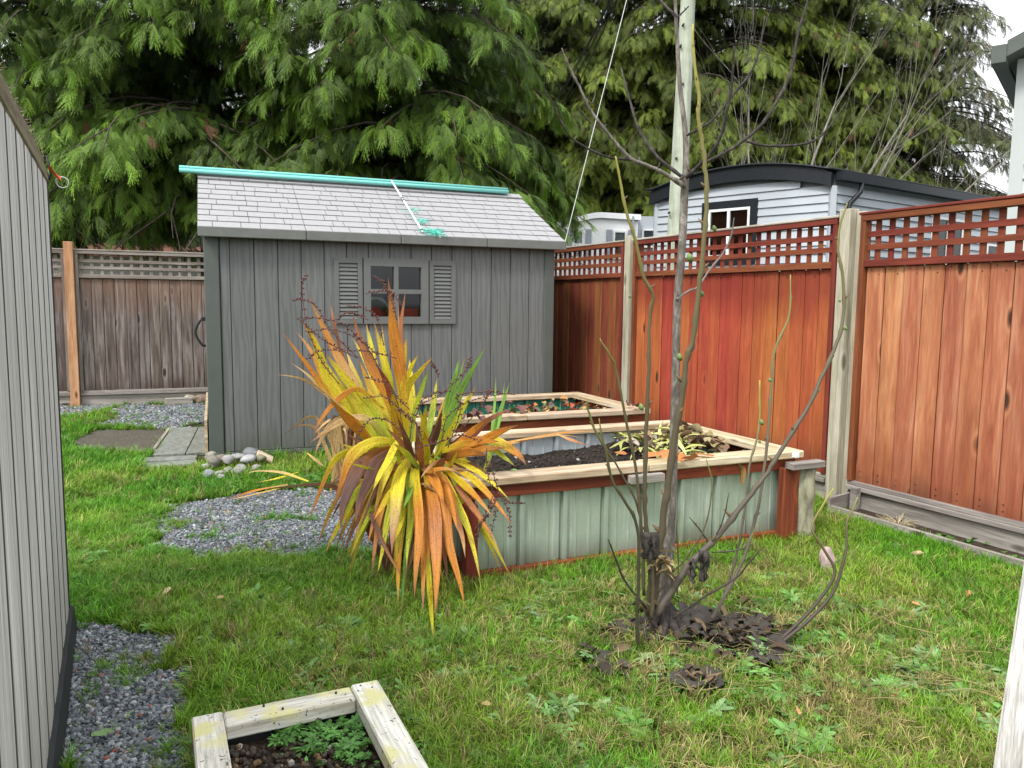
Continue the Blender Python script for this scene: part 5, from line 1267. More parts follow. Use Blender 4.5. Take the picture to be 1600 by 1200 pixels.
# torn fabric round the fig tree
def fabric(name, label, poly, seed, step=.018, h=.05):
    xs_ = [p[0] for p in poly]; ys_ = [p[1] for p in poly]; X, Y_ = np.meshgrid(np.arange(min(xs_) - .05, max(xs_) + .05, step), np.arange(min(ys_) - .05, max(ys_) + .05, step))
    jx = X + (fbm(X, Y_, 14, seed) - .5) * .16; jy = Y_ + (fbm(X, Y_, 14, seed + 3) - .5) * .16
    keep = inpoly(jx, jy, poly) & (fbm(X, Y_, 11, seed + 5) < .66); Z = gh(X, Y_) + .014 + h * np.abs(fbm(X, Y_, 9, seed + 7) - .45) * 1.8 + (fbm(X, Y_, 22, seed) - .5) * .06 + (fbm(X, Y_, 45, seed + 2) - .5) * .03
    idx = -np.ones(X.shape, int); vv = []; ff = []
    for j, i in zip(*np.nonzero(keep[:-1, :-1])):
        q = []
        for (a, b) in ((j, i), (j, i + 1), (j + 1, i + 1), (j + 1, i)):
            if idx[a, b] < 0: idx[a, b] = len(vv); vv.append((X[a, b], Y_[a, b], Z[a, b]))
            q.append(idx[a, b])
        ff.append(q)
    o = obj(name, mesh(name, vv, ff, True), M['fabric']); sm = o.modifiers.new('thick', 'SOLIDIFY'); sm.thickness = .004; return setp(o, label, 'fabric')
fabric('torn_fabric', 'largest piece of muddy black landscape fabric crumpled beside the fig tree', fabric_polys[0], 3)
fabric('torn_fabric', 'torn strip of muddy fabric lying nearest the camera below the fig tree', fabric_polys[1], 9)
fabric('torn_fabric', 'muddy fabric shred on the grass left of the fig tree base', gp((955, 985), (1000, 975), (1010, 990), (975, 1000)), 13)
fabric('torn_fabric', 'small scattered muddy fabric scrap on the lawn well left of the fig tree', gp((915, 1022), (945, 1018), (960, 1045), (975, 1060), (950, 1070), (935, 1045)), 17, h=.03)

mb = MB()
for k in range(230):
    u = rr.random()
    if u < .6: q = G(rr.gauss(1130, 55), rr.gauss(1000, 18))
    elif u < .72: q = G(rr.gauss(1085, 22), rr.gauss(1072, 8))
    elif u < .84: q = G(rr.gauss(945, 25), rr.gauss(1045, 22))
    else: q = G(rr.gauss(1020, 45), rr.gauss(985, 9))
    crumple((q.x, q.y, .012 + rr.random() * .03), rr.uniform(.015, .09), rr.uniform(.008, .04), rr.choice([(.05, .042, .034), (.065, .052, .04), (.035, .028, .022), (.08, .055, .035), (.14, .1, .06)]), rr, .8, 4, 0, mb)
setp(mb.build('fabric_scraps', M['litter'], None, True, True), 'crumbled muddy fabric scraps heaped round the base of the fig tree', 'fabric scraps', kind='stuff')
# ------------------------------------------------------------------ fig tree
def shoot_pts(px, y0, y1=None, drift=0.0, base_z=None, n=5):
    """px: (x, y, radius in px) from base to tip; depth runs from y0 to y1"""
    y1 = y0 if y1 is None else y1; m = len(px); P = []
    for i, (a, b, r_) in enumerate(px):
        yy = y0 + (y1 - y0) * i / max(1, m - 1); p = at(a, b, yy); P.append((p.x, p.y, p.z, max(.0011, .53 * r_ / FPX * yy)))
    return [tuple(p) for p in catmull(P, n)]
BR = (.085, .068, .042); GN = (.2, .2, .05); YG = (.3, .28, .05); DK = (.055, .045, .038)
ft = empty('fig_tree', 'bare fig tree with pale trunk, upright shoots and a few green figs', 'tree', (TREE.x, TREE.y, 0))
def to_local(pts, root): L = root.location; return [(p[0] - L.x, p[1] - L.y, p[2] - L.z, p[3]) for p in pts]
def stem(name, px, y0, y1, mat, root, c0_=None, c1_=None, sides=8, nodes=True, label=None):
    pts = to_local(shoot_pts(px, y0, y1), root); r = random.Random(int(px[0][0] * 7 + px[-1][1])); n = len(pts)
    if nodes:
        pts = [(p[0] + r.gauss(0, .16) * p[3], p[1], p[2], p[3] * (1.3 if i % 5 == 2 else 1.0)) for i, p in enumerate(pts)]
    mb = MB(); mb.tube(pts, sides)
    buds = [p for i, p in enumerate(pts) if i % 5 == 2 and nodes and i < n - 2]
    if c0_ is not None:
        mb.c = []; 
        for i in range(n):
            t = i / (n - 1); t = t ** 3.2; mb.c += [tuple(np.array(c0_) * (1 - t) + np.array(c1_) * t)] * sides
        o = mb.build(name, M['tubecol'], root, True, True)
    else: o = mb.build(name, mat, root, True)
    if buds:
        mbb = MB()
        for p in buds:
            if p[3] < .002: continue
            a = r.uniform(0, 6.28); d = Vector((math.cos(a), math.sin(a) * .5, .9)).normalized(); q = Vector(p[:3]); L = p[3] * r.uniform(2.2, 3.6)
            mbb.tube([(*q, p[3] * .6), (*(q + d * L * .6), p[3] * .45), (*(q + d * L), p[3] * .12)], 5)
        if mbb.v:
            mbb.c = [(.13, .09, .045) if c1_ is not None else DK] * len(mbb.v); mbb.build('buds', M['tubecol'], o, True, True)['kind'] = 'stuff'
    if label: o['label'] = label
    return o
T = 3.15
stem('trunk', [(1028, 1006, 28), (1034, 960, 23), (1041, 900, 20), (1050, 760, 14.5), (1055, 620, 12.5), (1058, 480, 11.5), (1066, 380, 11.5), (1070, 290, 11), (1072, 255, 9), (1070, 200, 7.5), (1062, 130, 6.5), (1058, 60, 5.5), (1055, 0, 4.5), (1052, -90, 3)], T, T + .05, M['fig_bark'], ft, sides=12, nodes=False)
Br = [[(1070, 292, 7), (1040, 272, 6), (1010, 258, 5.2), (985, 247, 5), (955, 215, 4.5), (925, 175, 4), (905, 135, 3.5), (890, 105, 3), (878, 75, 1.5)],
      [(985, 249, 4), (962, 248, 3.2), (945, 244, 3), (915, 230, 2.8), (890, 212, 2.5), (870, 175, 2), (853, 140, 1)],
      [(1068, 278, 5), (1030, 248, 4.4), (1005, 215, 4), (992, 185, 3.5), (982, 150, 3), (970, 105, 1.5)],
      [(925, 162, 2.5), (929, 152, 2), (931, 142, 1)],
      [(1072, 278, 6), (1092, 258, 5.5), (1110, 240, 4.8), (1125, 215, 4.2), (1138, 165, 4), (1145, 110, 3.2), (1147, 72, 2.5)],
      [(1090, 260, 5), (1120, 245, 4.6), (1150, 228, 4), (1185, 200, 4.5), (1210, 165, 4.5), (1235, 115, 4.2), (1245, 60, 3.6), (1262, 0, 3), (1270, -40, 2)],
      [(1072, 212, 3.6), (1110, 190, 3), (1140, 155, 3), (1175, 110, 3), (1188, 70, 2.5), (1195, 25, 1.5)],
      [(1165, 221, 3.5), (1200, 228, 3.5), (1250, 226, 3.4), (1278, 216, 3), (1298, 195, 2.4), (1322, 160, 1.2)],
      [(1060, 27, 3.4), (1045, 14, 3), (1028, -4, 2.5)], [(1060, 26, 2.5), (1068, 18, 2.2), (1076, 10, 1.8)]]
for i, b in enumerate(Br): stem('branch', b, T, T + rr.uniform(-.3, .3), M['fig_dark'] if i else M['fig_bark'], ft)
sh = [  # px, y0, y1, base colour, tip colour
    ([(1020, 950, 11), (1026, 900, 10), (1030, 857, 10), (1038, 796, 10), (1045, 749, 10), (1056, 671, 9.5), (1066, 621, 9), (1072, 567, 8.5), (1083, 529, 8), (1092, 450, 7.5), (1100, 379, 7), (1104, 317, 6.5), (1102, 262, 6), (1096, 212, 5.6), (1091, 185, 5.4), (1092, 147, 5), (1085, 100, 4.4), (1082, 38, 3)], T - .08, T - .2, BR, YG),
    ([(1014, 960, 6.5), (1015, 900, 6), (1012, 850, 6), (1008, 800, 6), (1008, 749, 6), (1010, 661, 6), (1013, 594, 5.5), (1015, 500, 5), (1020, 462, 5), (1006, 433, 4.8), (994, 379, 4.5), (979, 333, 4.2), (969, 283, 3.5), (962, 244, 2)], T - .1, T - .35, BR, YG),
    ([(1006, 930, 5), (1004, 860, 5), (1001, 810, 4.6), (993, 729, 4.4), (981, 671, 4), (972, 625, 3.8), (962, 575, 3.5), (952, 554, 3.2), (937, 529, 1.6)], T - .12, T - .3, BR, GN),
    ([(997, 1012, 5.5), (995, 960, 5), (998, 897, 5), (996, 823, 4.6), (976, 783, 4.4), (956, 749, 4), (946, 702, 3.6), (932, 678, 3.2), (919, 641, 3), (917, 625, 2)], T - .2, T - .35, (.05, .045, .03), GN),
    ([(1002, 812, 3.4), (992, 780, 3.2), (976, 749, 3), (962, 724, 2.8), (949, 705, 3), (941, 685, 3.2), (936, 654, 1.5)], T - .15, T - .25, BR, GN),
    ([(1023, 962, 12), (1047, 927, 12), (1073, 887, 11.5), (1100, 860, 10.5), (1130, 828, 9), (1167, 780, 8), (1200, 737, 6.5), (1225, 696, 6.5), (1262, 637, 6), (1287, 583, 5.6), (1308, 535, 5.4), (1318, 492, 5), (1317, 433, 4.6), (1310, 392, 4.2), (1312, 354, 3.4), (1324, 317, 1.8)], T - .1, T + .1, (.085, .07, .055), (.16, .15, .045)),
    ([(1103, 985, 5.5), (1133, 930, 5.5), (1163, 870, 5), (1177, 823, 4.8), (1187, 780, 4.6), (1196, 715, 4.5), (1202, 650, 4), (1206, 596, 3.8), (1210, 550, 3.6), (1233, 492, 3), (1235, 429, 1.8)], T + .02, T + .1, (.12, .1, .08), GN),
    ([(1128, 940, 4), (1142, 900, 4), (1157, 840, 3.6), (1167, 767, 3.4), (1172, 722, 3.2), (1183, 685, 3.2), (1187, 651, 3.2), (1187, 594, 2)], T + .04, T + .1, (.11, .09, .075), YG),
    ([(1052, 966, 3.4), (1075, 950, 3.4), (1100, 933, 3.2), (1150, 903, 3), (1167, 883, 2.6), (1187, 860, 1.6)], T - .05, T - .2, DK, DK),
    ([(1050, 895, 2.6), (1070, 875, 2.4), (1087, 850, 2.4), (1100, 827, 2.2), (1110, 787, 2), (1112, 750, 1.8), (1102, 713, 1.2)], T - .05, T - .1, BR, GN),
    ([(1110, 848, 2.4), (1122, 830, 2), (1131, 808, 2), (1139, 770, 1.2)], T - .05, T - .1, DK, DK),
    ([(1110, 852, 2.4), (1093, 827, 2.2), (1077, 808, 1.2)], T - .05, T - .1, DK, DK),
    ([(1010, 950, 3.6), (980, 913, 3.2), (967, 887, 3), (957, 860, 2.4), (950, 842, 1.4)], T - .1, T - .25, DK, DK),
    ([(1006, 975, 4.6), (1010, 1000, 4), (1020, 1022, 3.6), (1032, 1036, 2)], T - .1, T - .22, DK, DK),
    ([(1113, 863, 2.4), (1150, 860, 2.4), (1167, 850, 2.2), (1185, 817, 1.4)], T - .05, T, DK, GN),
    ([(1057, 468, 3), (1075, 455, 3), (1090, 448, 2.6), (1110, 420, 2.8), (1130, 395, 2.4), (1142, 370, 2.4), (1147, 340, 1.6)], T, T + .2, (.16, .14, .13), DK),
    ([(1018, 968, 6), (1020, 920, 6), (1018, 870, 5.6), (1014, 840, 4)], T - .14, T - .14, BR, BR),
    ([(1030, 985, 6), (1012, 960, 6), (1004, 940, 4)], T - .08, T - .1, DK, BR),
    ([(1058, 930, 2.2), (1060, 890, 2), (1058, 830, 1.6), (1057, 800, 1)], T + .02, T + .1, BR, GN),
]
for s_ in sh: stem('shoot', s_[0], s_[1], s_[2], None, ft, s_[3], s_[4])
figm = plain('unripe green fig', (.13, .19, .06), .45, var=.25, scale=60)
for (px, py, r_) in ((1078, 403, 7.5), (1096, 459, 5.5), (1085, 514, 6), (1062, 558, 6.5), (1002, 636, 6), (1116, 357, 5), (1190, 660, 5), (1203, 594, 3.6), (1321, 513, 3.6), (1312, 470, 2.6), (984, 463, 3), (1187, 690, 3)):
    p = at(px, py, T - .1) - ft.location; mb = MB(); q = r_ / FPX * T
    pts = [(p.x + q * 1.4 * (t - .5) * .8, p.y, p.z + q * .5 * (t - .5), q * w2) for t, w2 in ((-.1, .2), (.1, .55), (.35, .95), (.6, 1.0), (.85, .75), (1.0, .3))]; mb.tube(pts, 8); mb.build('fig', figm, ft, True)
# roots / buttress
mb = MB()
for k in range(9):
    an = k * .7 + .2; L = rr.uniform(.1, .2); mb.tube([(0, 0, .12, .022), (math.cos(an) * L * .4, math.sin(an) * L * .4, .04, .02), (math.cos(an) * L, math.sin(an) * L, .0, .008)], 6)
mb.build('root_flare', M['fig_dark'], ft, True)
# rags and ties on the fig stems
def rag(px, py, y, w_, h_, seed, mat, name, label):
    r = random.Random(seed); c = at(px, py, y); mb = MB()
    for k in range(5):
        n = 7; x0 = r.uniform(-w_, w_) * .6; vs = []
        for i in range(n):
            t = i / (n - 1); ww = w_ * .35 * (1 - .5 * t) * r.uniform(.6, 1.2); vs += [(x0 + r.gauss(0, .005) - ww, r.gauss(0, .012), -h_ * t), (x0 + ww + r.gauss(0, .006), r.gauss(0, .012), -h_ * t * r.uniform(.9, 1.05))]
        mb.add(vs, [(2 * i, 2 * i + 1, 2 * i + 3, 2 * i + 2) for i in range(n - 1)], None)
    o = mb.build(name, mat, None, True); o.location = c; sm = o.modifiers.new('thick', 'SOLIDIFY'); sm.thickness = .003; return setp(o, label, 'rag')
rag(1102, 862, T - .16, .035, .12, 1, M['fabric'], 'muddy_rag', 'grey muddy rag hanging from the diagonal fig shoot')
rag(1080, 875, T - .14, .02, .09, 2, M['fabric'], 'muddy_rag', 'narrow muddy shred hanging between trunk and diagonal fig shoot')
rag(1015, 832, T - .2, .05, .11, 3, M['fabric'], 'muddy_rag', 'dark muddy cloth bundle wrapped between the left fig shoots')
strawm = plain('straw coloured dry leaf', (.3, .22, .11), .8, var=.3)
mb = MB()
for k in range(14):
    crumple((rr.gauss(0, .022), rr.gauss(-.02, .01), rr.gauss(0, .025)), rr.uniform(.07, .13), .022, (.34, .26, .13), rr, .5, 5, .1, mb)
o = mb.build('leaf_tie', M['litter'], None, True, True); o.location = at(1034, 882, T - .1); setp(o, 'bundle of withered tan leaves wedged against the fig trunk', 'dead leaves')
# curved shoots on the right
cs_ = empty('curved_shoots', 'bare curved fig suckers rising from the muddy fabric on the right', 'shrub', G(1210, 1015))
for (px, y0, y1, ca_, cb_) in (
    ([(1205, 1012, 7), (1233, 987, 6), (1267, 953, 5), (1297, 913, 4.6), (1304, 890, 4.5), (1290, 863, 4.2), (1271, 833, 3.6), (1270, 817, 3.4), (1287, 787, 3.2), (1302, 763, 1.8)], 3.0, 3.15, (.06, .045, .035), YG),
    ([(1212, 1010, 7), (1235, 993, 6), (1273, 960, 5.5), (1303, 923, 5), (1317, 880, 4.8), (1323, 850, 4), (1323, 817, 3.6), (1333, 795, 3), (1340, 777, 2)], 2.98, 3.1, (.06, .045, .035), GN),
    ([(1232, 1015, 3), (1283, 1022, 3), (1323, 1025, 3), (1350, 1010, 2.6), (1373, 977, 1.4)], 3.0, 2.95, DK, (.16, .1, .06)),
    ([(1250, 1062, 3), (1268, 1050, 2.8), (1280, 1034, 2.4), (1285, 1018, 1.6)], 2.85, 2.85, DK, DK)):
    pts = to_local(shoot_pts(px, y0, y1), cs_); mb = MB(); mb.tube(pts, 8); n = len(pts); mb.c = []
    for i in range(n): t = (i / (n - 1)) ** 4; mb.c += [tuple(np.array(ca_) * (1 - t) + np.array(cb_) * t)] * 8
    mb.build('shoot', M['tubecol'], cs_, True, True)

# ------------------------------------------------------------------ big sword-leaved plant
PC = Vector((-.5, 3.85, 0))
cp = empty('sword_leaf_plant', 'large clump of yellow and orange sword leaves flopping over the end of the bed', 'plant', PC)
rl_ = random.Random(77); NL = 0
YE = (.62, .52, .03); YG2 = (.4, .48, .035); GR2 = (.16, .32, .05); OR = (.55, .22, .03); PK = (.42, .18, .08); TN = (.5, .34, .15); BN = (.15, .065, .035); PU = (.13, .07, .06)
def sword(P, w_, cols_, roll=None, name='leaf', root=None, face=None):
    """P: 3D points base to tip; w_: full width at the widest"""
    global NL
    root = root or cp
    tip0 = rl_.choice((.72, .8, .88, .93)); pts = catmull([tuple(p) for p in P], 4 if len(P) > 2 else 8); n = len(pts); wob = rl_.uniform(0, 6); roll = rl_.gauss(0, .55) if roll is None else roll
    V = []; C_ = []; UV = []; F_ = []; prevS = None
    for i in range(n):
        t = i / (n - 1); a = Vector(pts[max(0, i - 1)]); b = Vector(pts[min(n - 1, i + 1)]); T_ = (b - a).normalized(); c = Vector(pts[i])
        nf = Vector((.1, -1, .35)) if face is None else Vector(face)
        S_ = T_.cross(nf).normalized()
        if prevS is not None and S_.dot(prevS) < 0: S_ = -S_
        prevS = S_; N__ = S_.cross(T_).normalized(); an = roll * (1 - .3 * t) + .22 * math.sin(wob + t * 7); S2 = S_ * math.cos(an) + N__ * math.sin(an); N2 = N__ * math.cos(an) - S_ * math.sin(an)
        prof = min(1, .42 + 1.3 * t) * (1 - max(0, (t - .25) / .75) ** 1.55); hw = w_ * .5 * max(.02, prof)
        k = t * (len(cols_) - 1); j = min(len(cols_) - 2, int(k)); fcol = np.array(cols_[j]) * (1 - (k - j)) + np.array(cols_[j + 1]) * (k - j)
        tb = max(0, (t - tip0) / (1 - tip0)); fcol = fcol * (1 - tb) + np.array(BN) * 1.4 * tb
        for q in range(5):
            u = (q - 2) / 2; V.append(c + S2 * hw * u + N2 * (hw * (.22 if q in (1, 3) else (-.12 if q == 2 else 0)))); e_ = .72 if (abs(u) == 1 and t > .5) else 1.0
            C_.append(tuple(fcol * e_)); UV.append((q / 4, t * 4))
    for i in range(n - 1):
        for q in range(4): a = i * 5 + q; F_.append((a, a + 1, a + 6, a + 5))
    L0 = root.location; me = mesh('leaf', [v - L0 for v in V], F_, True, M['leafcol'])
    ca = me.color_attributes.new('Col', 'FLOAT_COLOR', 'POINT'); ca.data.foreach_set('color', np.concatenate([np.array(C_), np.ones((len(C_), 1))], 1).ravel())
    uvl = me.uv_layers.new(name='UVMap'); li = np.zeros(len(me.loops), np.int32); me.loops.foreach_get('vertex_index', li); uvl.data.foreach_set('uv', np.array(UV)[li].ravel())
    NL += 1; return obj(name, me, None, root)
def traced(px, w_, cols_, yb_=3.85, yt=3.85, roll=None):
    """px base to tip in photo pixels, depth from yb_ to yt"""
    n = len(px); P = [at(a, b, yb_ + (yt - yb_) * (i / (n - 1)) ** .8, .06) for i, (a, b) in enumerate(px)]
    ym = (yb_ + yt) / 2
    return sword(P, w_ / FPX * ym * .96, cols_, roll)
cen = (650, 700)
U = [  # upper leaves: tip -> base as read off, width px, colours base->tip, tip depth
    ([(606, 432), (612, 480), (615, 520), (624, 570), (628, 605), (640, 690)], 25, [YE, OR, OR, PK], 3.75),
    ([(634, 452), (627, 505), (626, 555), (630, 640)], 11, [OR, PK, PK], 3.9),
    ([(622, 460), (624, 530), (628, 620)], 6, [TN, PK], 3.95),
    ([(480, 457), (502, 505), (530, 560), (560, 610), (590, 670)], 18, [YE, TN, OR, TN], 3.9),
    ([(516, 475), (522, 505), (535, 555), (560, 620)], 11, [OR, BN, PK], 4.0),
    ([(550, 490), (565, 537), (580, 570), (605, 620), (625, 690)], 22, [YE, OR, PK, PK], 3.8),
    ([(471, 500), (492, 535), (512, 592), (535, 630), (580, 700)], 22, [YG2, YE, YE, OR], 3.8),
    ([(439, 516), (480, 570), (515, 617), (560, 667), (600, 710)], 15, [YE, YE, OR, OR], 3.7),
    ([(461, 516), (487, 550), (512, 605), (550, 660)], 11, [YE, OR, TN], 3.95),
    ([(430, 585), (465, 590), (495, 605), (535, 640), (580, 690)], 7, [TN, TN, TN], 3.6),
    ([(452, 565), (480, 585), (510, 615), (560, 660)], 6, [TN, TN], 3.9),
    ([(572, 505), (580, 542), (592, 605), (615, 690)], 15, [YE, YE, YG2], 4.1),
    ([(584, 502), (595, 542), (605, 585), (615, 640), (630, 700)], 19, [YG2, YG2, YE, YE], 3.95),
    ([(597, 507), (600, 550), (612, 610), (630, 690)], 12, [YE, YE, YE], 4.05),
    ([(635, 527), (632, 550), (626, 605), (630, 690)], 15, [YE, YE, OR], 3.95),
    ([(655, 552), (642, 575), (626, 620), (625, 690)], 11, [YG2, YE, YE], 3.8),
    ([(677, 557), (655, 582), (635, 612), (630, 690)], 15, [YE, YE, YE, OR], 3.9),
    ([(672, 575), (662, 600), (645, 655), (640, 710)], 11, [GR2, YG2, GR2], 3.8),
    ([(717, 560), (712, 585), (700, 625), (695, 660), (680, 720)], 15, [YG2, GR2, GR2], 3.95),
    ([(760, 540), (737, 580), (717, 617), (697, 670), (680, 720)], 17, [YG2, GR2, GR2, GR2], 3.9),
    ([(727, 555), (718, 590), (705, 640), (690, 710)], 9, [GR2, GR2], 4.05),
    ([(745, 603), (727, 632), (707, 670), (690, 700)], 13, [YG2, YG2, YE], 3.8),
    ([(797, 595), (787, 627), (775, 665), (765, 712), (755, 740)], 12, [YG2, GR2, GR2], 4.1),
    ([(775, 585), (773, 630), (765, 700)], 5, [GR2, GR2], 4.15),
    ([(788, 597), (784, 640), (770, 700)], 6, [GR2, GR2], 4.2),
    ([(800, 637), (762, 657), (735, 682), (700, 715)], 17, [BN, (.2, .06, .04), BN, (.3, .1, .06)], 3.7),
    ([(810, 664), (780, 675), (742, 695), (695, 720)], 19, [OR, (.6, .28, .03), OR, BN], 3.65),
    ([(822, 727), (812, 712), (792, 698), (765, 687), (720, 700)], 19, [YE, YE, OR, PK], 3.7),
    ([(805, 729), (790, 716), (770, 703), (730, 700)], 11, [YG2, YG2, YG2], 3.75),
    ([(667, 630), (662, 665), (658, 710)], 13, [YG2, YE, YE], 3.65),
    ([(489, 682), (500, 658), (525, 627), (560, 608), (600, 640)], 11, [YE, OR, OR, BN], 3.7),
    ([(484, 692), (512, 672), (540, 657), (575, 655), (610, 690)], 16, [YG2, TN, TN, PK], 3.65),
    ([(492, 712), (500, 690), (525, 655), (560, 650)], 8, [TN, TN], 3.7),
    ([(515, 622), (537, 647), (562, 672), (600, 715)][::1], 22, [YE, OR, OR, OR], 3.6),
    ([(550, 527), (575, 570), (595, 615), (620, 690)], 18, [YG2, YE, YE], 4.1),
    ([(497, 550), (517, 585), (547, 630), (572, 665), (605, 715)], 24, [YG2, YE, YE], 4.0),
    ([(507, 550), (530, 580), (570, 630), (595, 665), (620, 710)], 24, [YG2, YG2, YE, YE], 3.85),
    ([(587, 567), (605, 600), (618, 640), (630, 690)], 17, [BN, (.3, .08, .03), (.35, .1, .04)], 3.65),
    ([(612, 605), (618, 650), (630, 710)], 20, [OR, YE], 3.6),
    ([(640, 560), (642, 610), (645, 690)], 20, [YE, YE, YE], 4.2),
    ([(560, 560), (580, 610), (600, 660), (620, 705)], 22, [YE, YE, OR], 4.1),
    ([(540, 545), (556, 590), (580, 650), (610, 710)], 20, [YG2, YE, TN], 4.2),
    ([(690, 640), (684, 670), (672, 710)], 13, [BN, PU, BN], 3.6),
    ([(716, 640), (700, 680), (680, 715)], 12, [YE, YE, YG2], 3.6),
    ([(683, 590), (676, 640), (664, 705)], 13, [GR2, YG2, YE], 4.1),
    ([(770, 650), (740, 672), (700, 705)], 14, [OR, OR, BN], 3.6), ([(790, 700), (750, 702), (700, 712)], 18, [OR, (.5, .22, .03), BN], 3.55), ([(762, 712), (730, 706), (690, 716)], 20, [BN, OR, BN], 3.5),
    ([(780, 690), (740, 690), (690, 705)], 20, [YE, OR, OR], 3.6),
]
for (px, w_, cl, yt) in U: traced(px[::-1], w_, cl[::1] if False else cl, 3.85, yt, rl_.gauss(0, .3))
Dn = [
    ([(482, 815), (497, 775), (515, 732), (530, 713), (560, 702), (610, 700)], 14, [YG2, YE, YE, OR, OR], 3.45),
    ([(532, 827), (537, 787), (555, 742), (575, 716), (610, 700)], 28, [OR, BN, PU, PU], 3.4),
    ([(520, 800), (535, 752), (550, 712), (585, 690), (620, 690)], 22, [YE, YE, OR, OR], 3.5),
    ([(555, 815), (562, 782), (576, 750), (590, 720), (620, 700)], 24, [BN, PU, PU, PU], 3.35),
    ([(582, 768), (592, 745), (606, 720), (618, 695), (630, 680)], 19, [YG2, YE, YE, YE], 3.35),
    ([(505, 870), (522, 835), (542, 800), (556, 770), (590, 730)], 13, [YG2, YG2, YE, YE], 3.45),
    ([(547, 872), (562, 835), (577, 805), (586, 780), (610, 730)], 10, [GR2, YG2, YG2], 3.4),
    ([(627, 900), (605, 862), (580, 807), (565, 777)], 9, [PU, BN, PK], 3.2),
    ([(581, 892), (585, 862), (592, 812), (608, 760), (630, 720)], 12, [YE, OR, PK], 3.35),
    ([(590, 896), (598, 858), (606, 812), (618, 760), (635, 720)], 13, [YE, YG2, YE], 3.3),
    ([(612, 866), (614, 830), (619, 785), (622, 755), (628, 735), (640, 715)], 28, [YE, YE, YE, TN, PK], 3.25),
    ([(612, 852), (625, 822), (632, 780), (640, 730)], 14, [YE, YE, YE], 3.35),
    ([(635, 890), (637, 850), (642, 807), (644, 750), (648, 720)], 14, [YE, YG2, YG2], 3.3),
    ([(622, 946), (622, 900), (624, 850), (634, 780), (645, 730)], 15, [YE, YG2, OR, YE], 3.2),
    ([(627, 961), (630, 925), (634, 860), (640, 780)], 6, [GR2, GR2], 3.15),
    ([(647, 937), (650, 887), (655, 825), (652, 775), (651, 748), (652, 720)], 23, [YE, YE, OR, OR, PK], 3.2),
    ([(661, 960), (661, 912), (662, 862), (660, 800), (656, 740)], 14, [OR, OR, OR, TN], 3.15),
    ([(680, 965), (682, 900), (681, 845), (678, 800), (672, 760), (664, 725)], 30, [YE, OR, PK, OR, OR], 3.15),
    ([(677, 1000), (675, 970), (672, 930), (668, 860), (664, 780)], 11, [YG2, YE, YG2], 3.1),
    ([(727, 950), (717, 905), (702, 850), (695, 790), (688, 750), (672, 720)], 22, [YE, OR, OR, OR], 3.2),
    ([(751, 910), (743, 870), (731, 825), (718, 795), (700, 755), (680, 725)], 15, [OR, YE, YE, YE], 3.3),
    ([(727, 872), (722, 837), (710, 800), (700, 762), (680, 725)], 17, [PK, OR, PK, TN], 3.25),
    ([(782, 865), (765, 830), (743, 800), (722, 772), (695, 735)], 11, [PK, PK, TN], 3.35),
    ([(770, 842), (750, 808), (730, 780), (705, 740)], 12, [PK, PK, OR], 3.35),
    ([(802, 822), (778, 790), (752, 760), (730, 742), (690, 720)], 14, [OR, YE, OR, OR], 3.4),
    ([(797, 782), (770, 755), (738, 732), (700, 715)], 11, [YE, YE, YE], 3.5),
    ([(772, 810), (744, 776), (714, 748), (680, 722)], 15, [OR, YE, OR, TN], 3.35),
    ([(694, 789), (686, 765), (674, 742), (662, 722)], 20, [BN, OR, OR], 3.3),
    ([(721, 739), (695, 732), (668, 736), (656, 728)], 10, [BN, OR, TN], 3.3),
    ([(656, 749), (664, 738), (675, 726), (690, 716)], 6, [PK, TN], 3.25),
    ([(583, 814), (600, 787), (616, 765), (640, 730)], 16, [YE, YE, OR], 3.3),
    ([(630, 795), (640, 770), (646, 735)], 11, [GR2, GR2], 3.35),
    ([(700, 905), (692, 850), (684, 790), (668, 730)], 18, [OR, PK, BN], 3.35), ([(670, 880), (668, 830), (664, 780), (656, 730)], 20, [BN, OR, OR], 3.35),
    ([(600, 840), (608, 800), (622, 760), (640, 725)], 18, [YE, YG2, YE], 3.45), ([(640, 860), (644, 800), (648, 740)], 18, [YE, YE, YG2], 3.45),
    ([(740, 850), (722, 810), (700, 770), (678, 730)], 16, [OR, YG2, YE], 3.4), ([(715, 830), (705, 790), (690, 750), (672, 725)], 18, [BN, OR, OR], 3.3),
    ([(575, 850), (585, 810), (600, 770), (630, 730)], 16, [BN, PK, OR], 3.5), ([(655, 860), (660, 800), (657, 740)], 20, [OR, OR, YE], 3.45),
]
for (px, w_, cl, yt) in Dn: traced(px[::-1], w_, cl, 3.82, yt, rl_.gauss(0, .25))
# filling leaves through the clump
for k in range(120):
    an = rl_.uniform(0, 6.28); up_ = rl_.random()
    b = Vector((PC.x + .12 * math.cos(an) + rl_.gauss(0, .06), PC.y + .12 * math.sin(an) + .02, rl_.uniform(.42, .62)))
    L = rl_.uniform(.25, .42); el = rl_.uniform(.5, 1.3) if up_ < .4 else rl_.uniform(-.7, .2)
    if math.cos(an) < -.3 and el < .4: L *= .75
    d = Vector((math.cos(an) * math.cos(el) + (-.25 if el > .3 else 0), math.sin(an) * math.cos(el), math.sin(el) + .15)).normalized()
    drop = (.15 if el > .4 else 1.15) * L
    P = [b + d * L * t + Vector((0, 0, -drop * t * t)) for t in (0, .25, .5, .75, 1)]
    for p in P: p.z = max(p.z, .03)
    cl = rl_.choice([[YG2, YE, YE], [YG2, YE, OR], [YE, YE, OR], [GR2, YG2, YE], [OR, PK, BN], [BN, PU, BN], [YG2, YG2, YE], [BN, BN, PU]])
    sword(P, rl_.uniform(.02, .05), cl, rl_.gauss(0, .5))
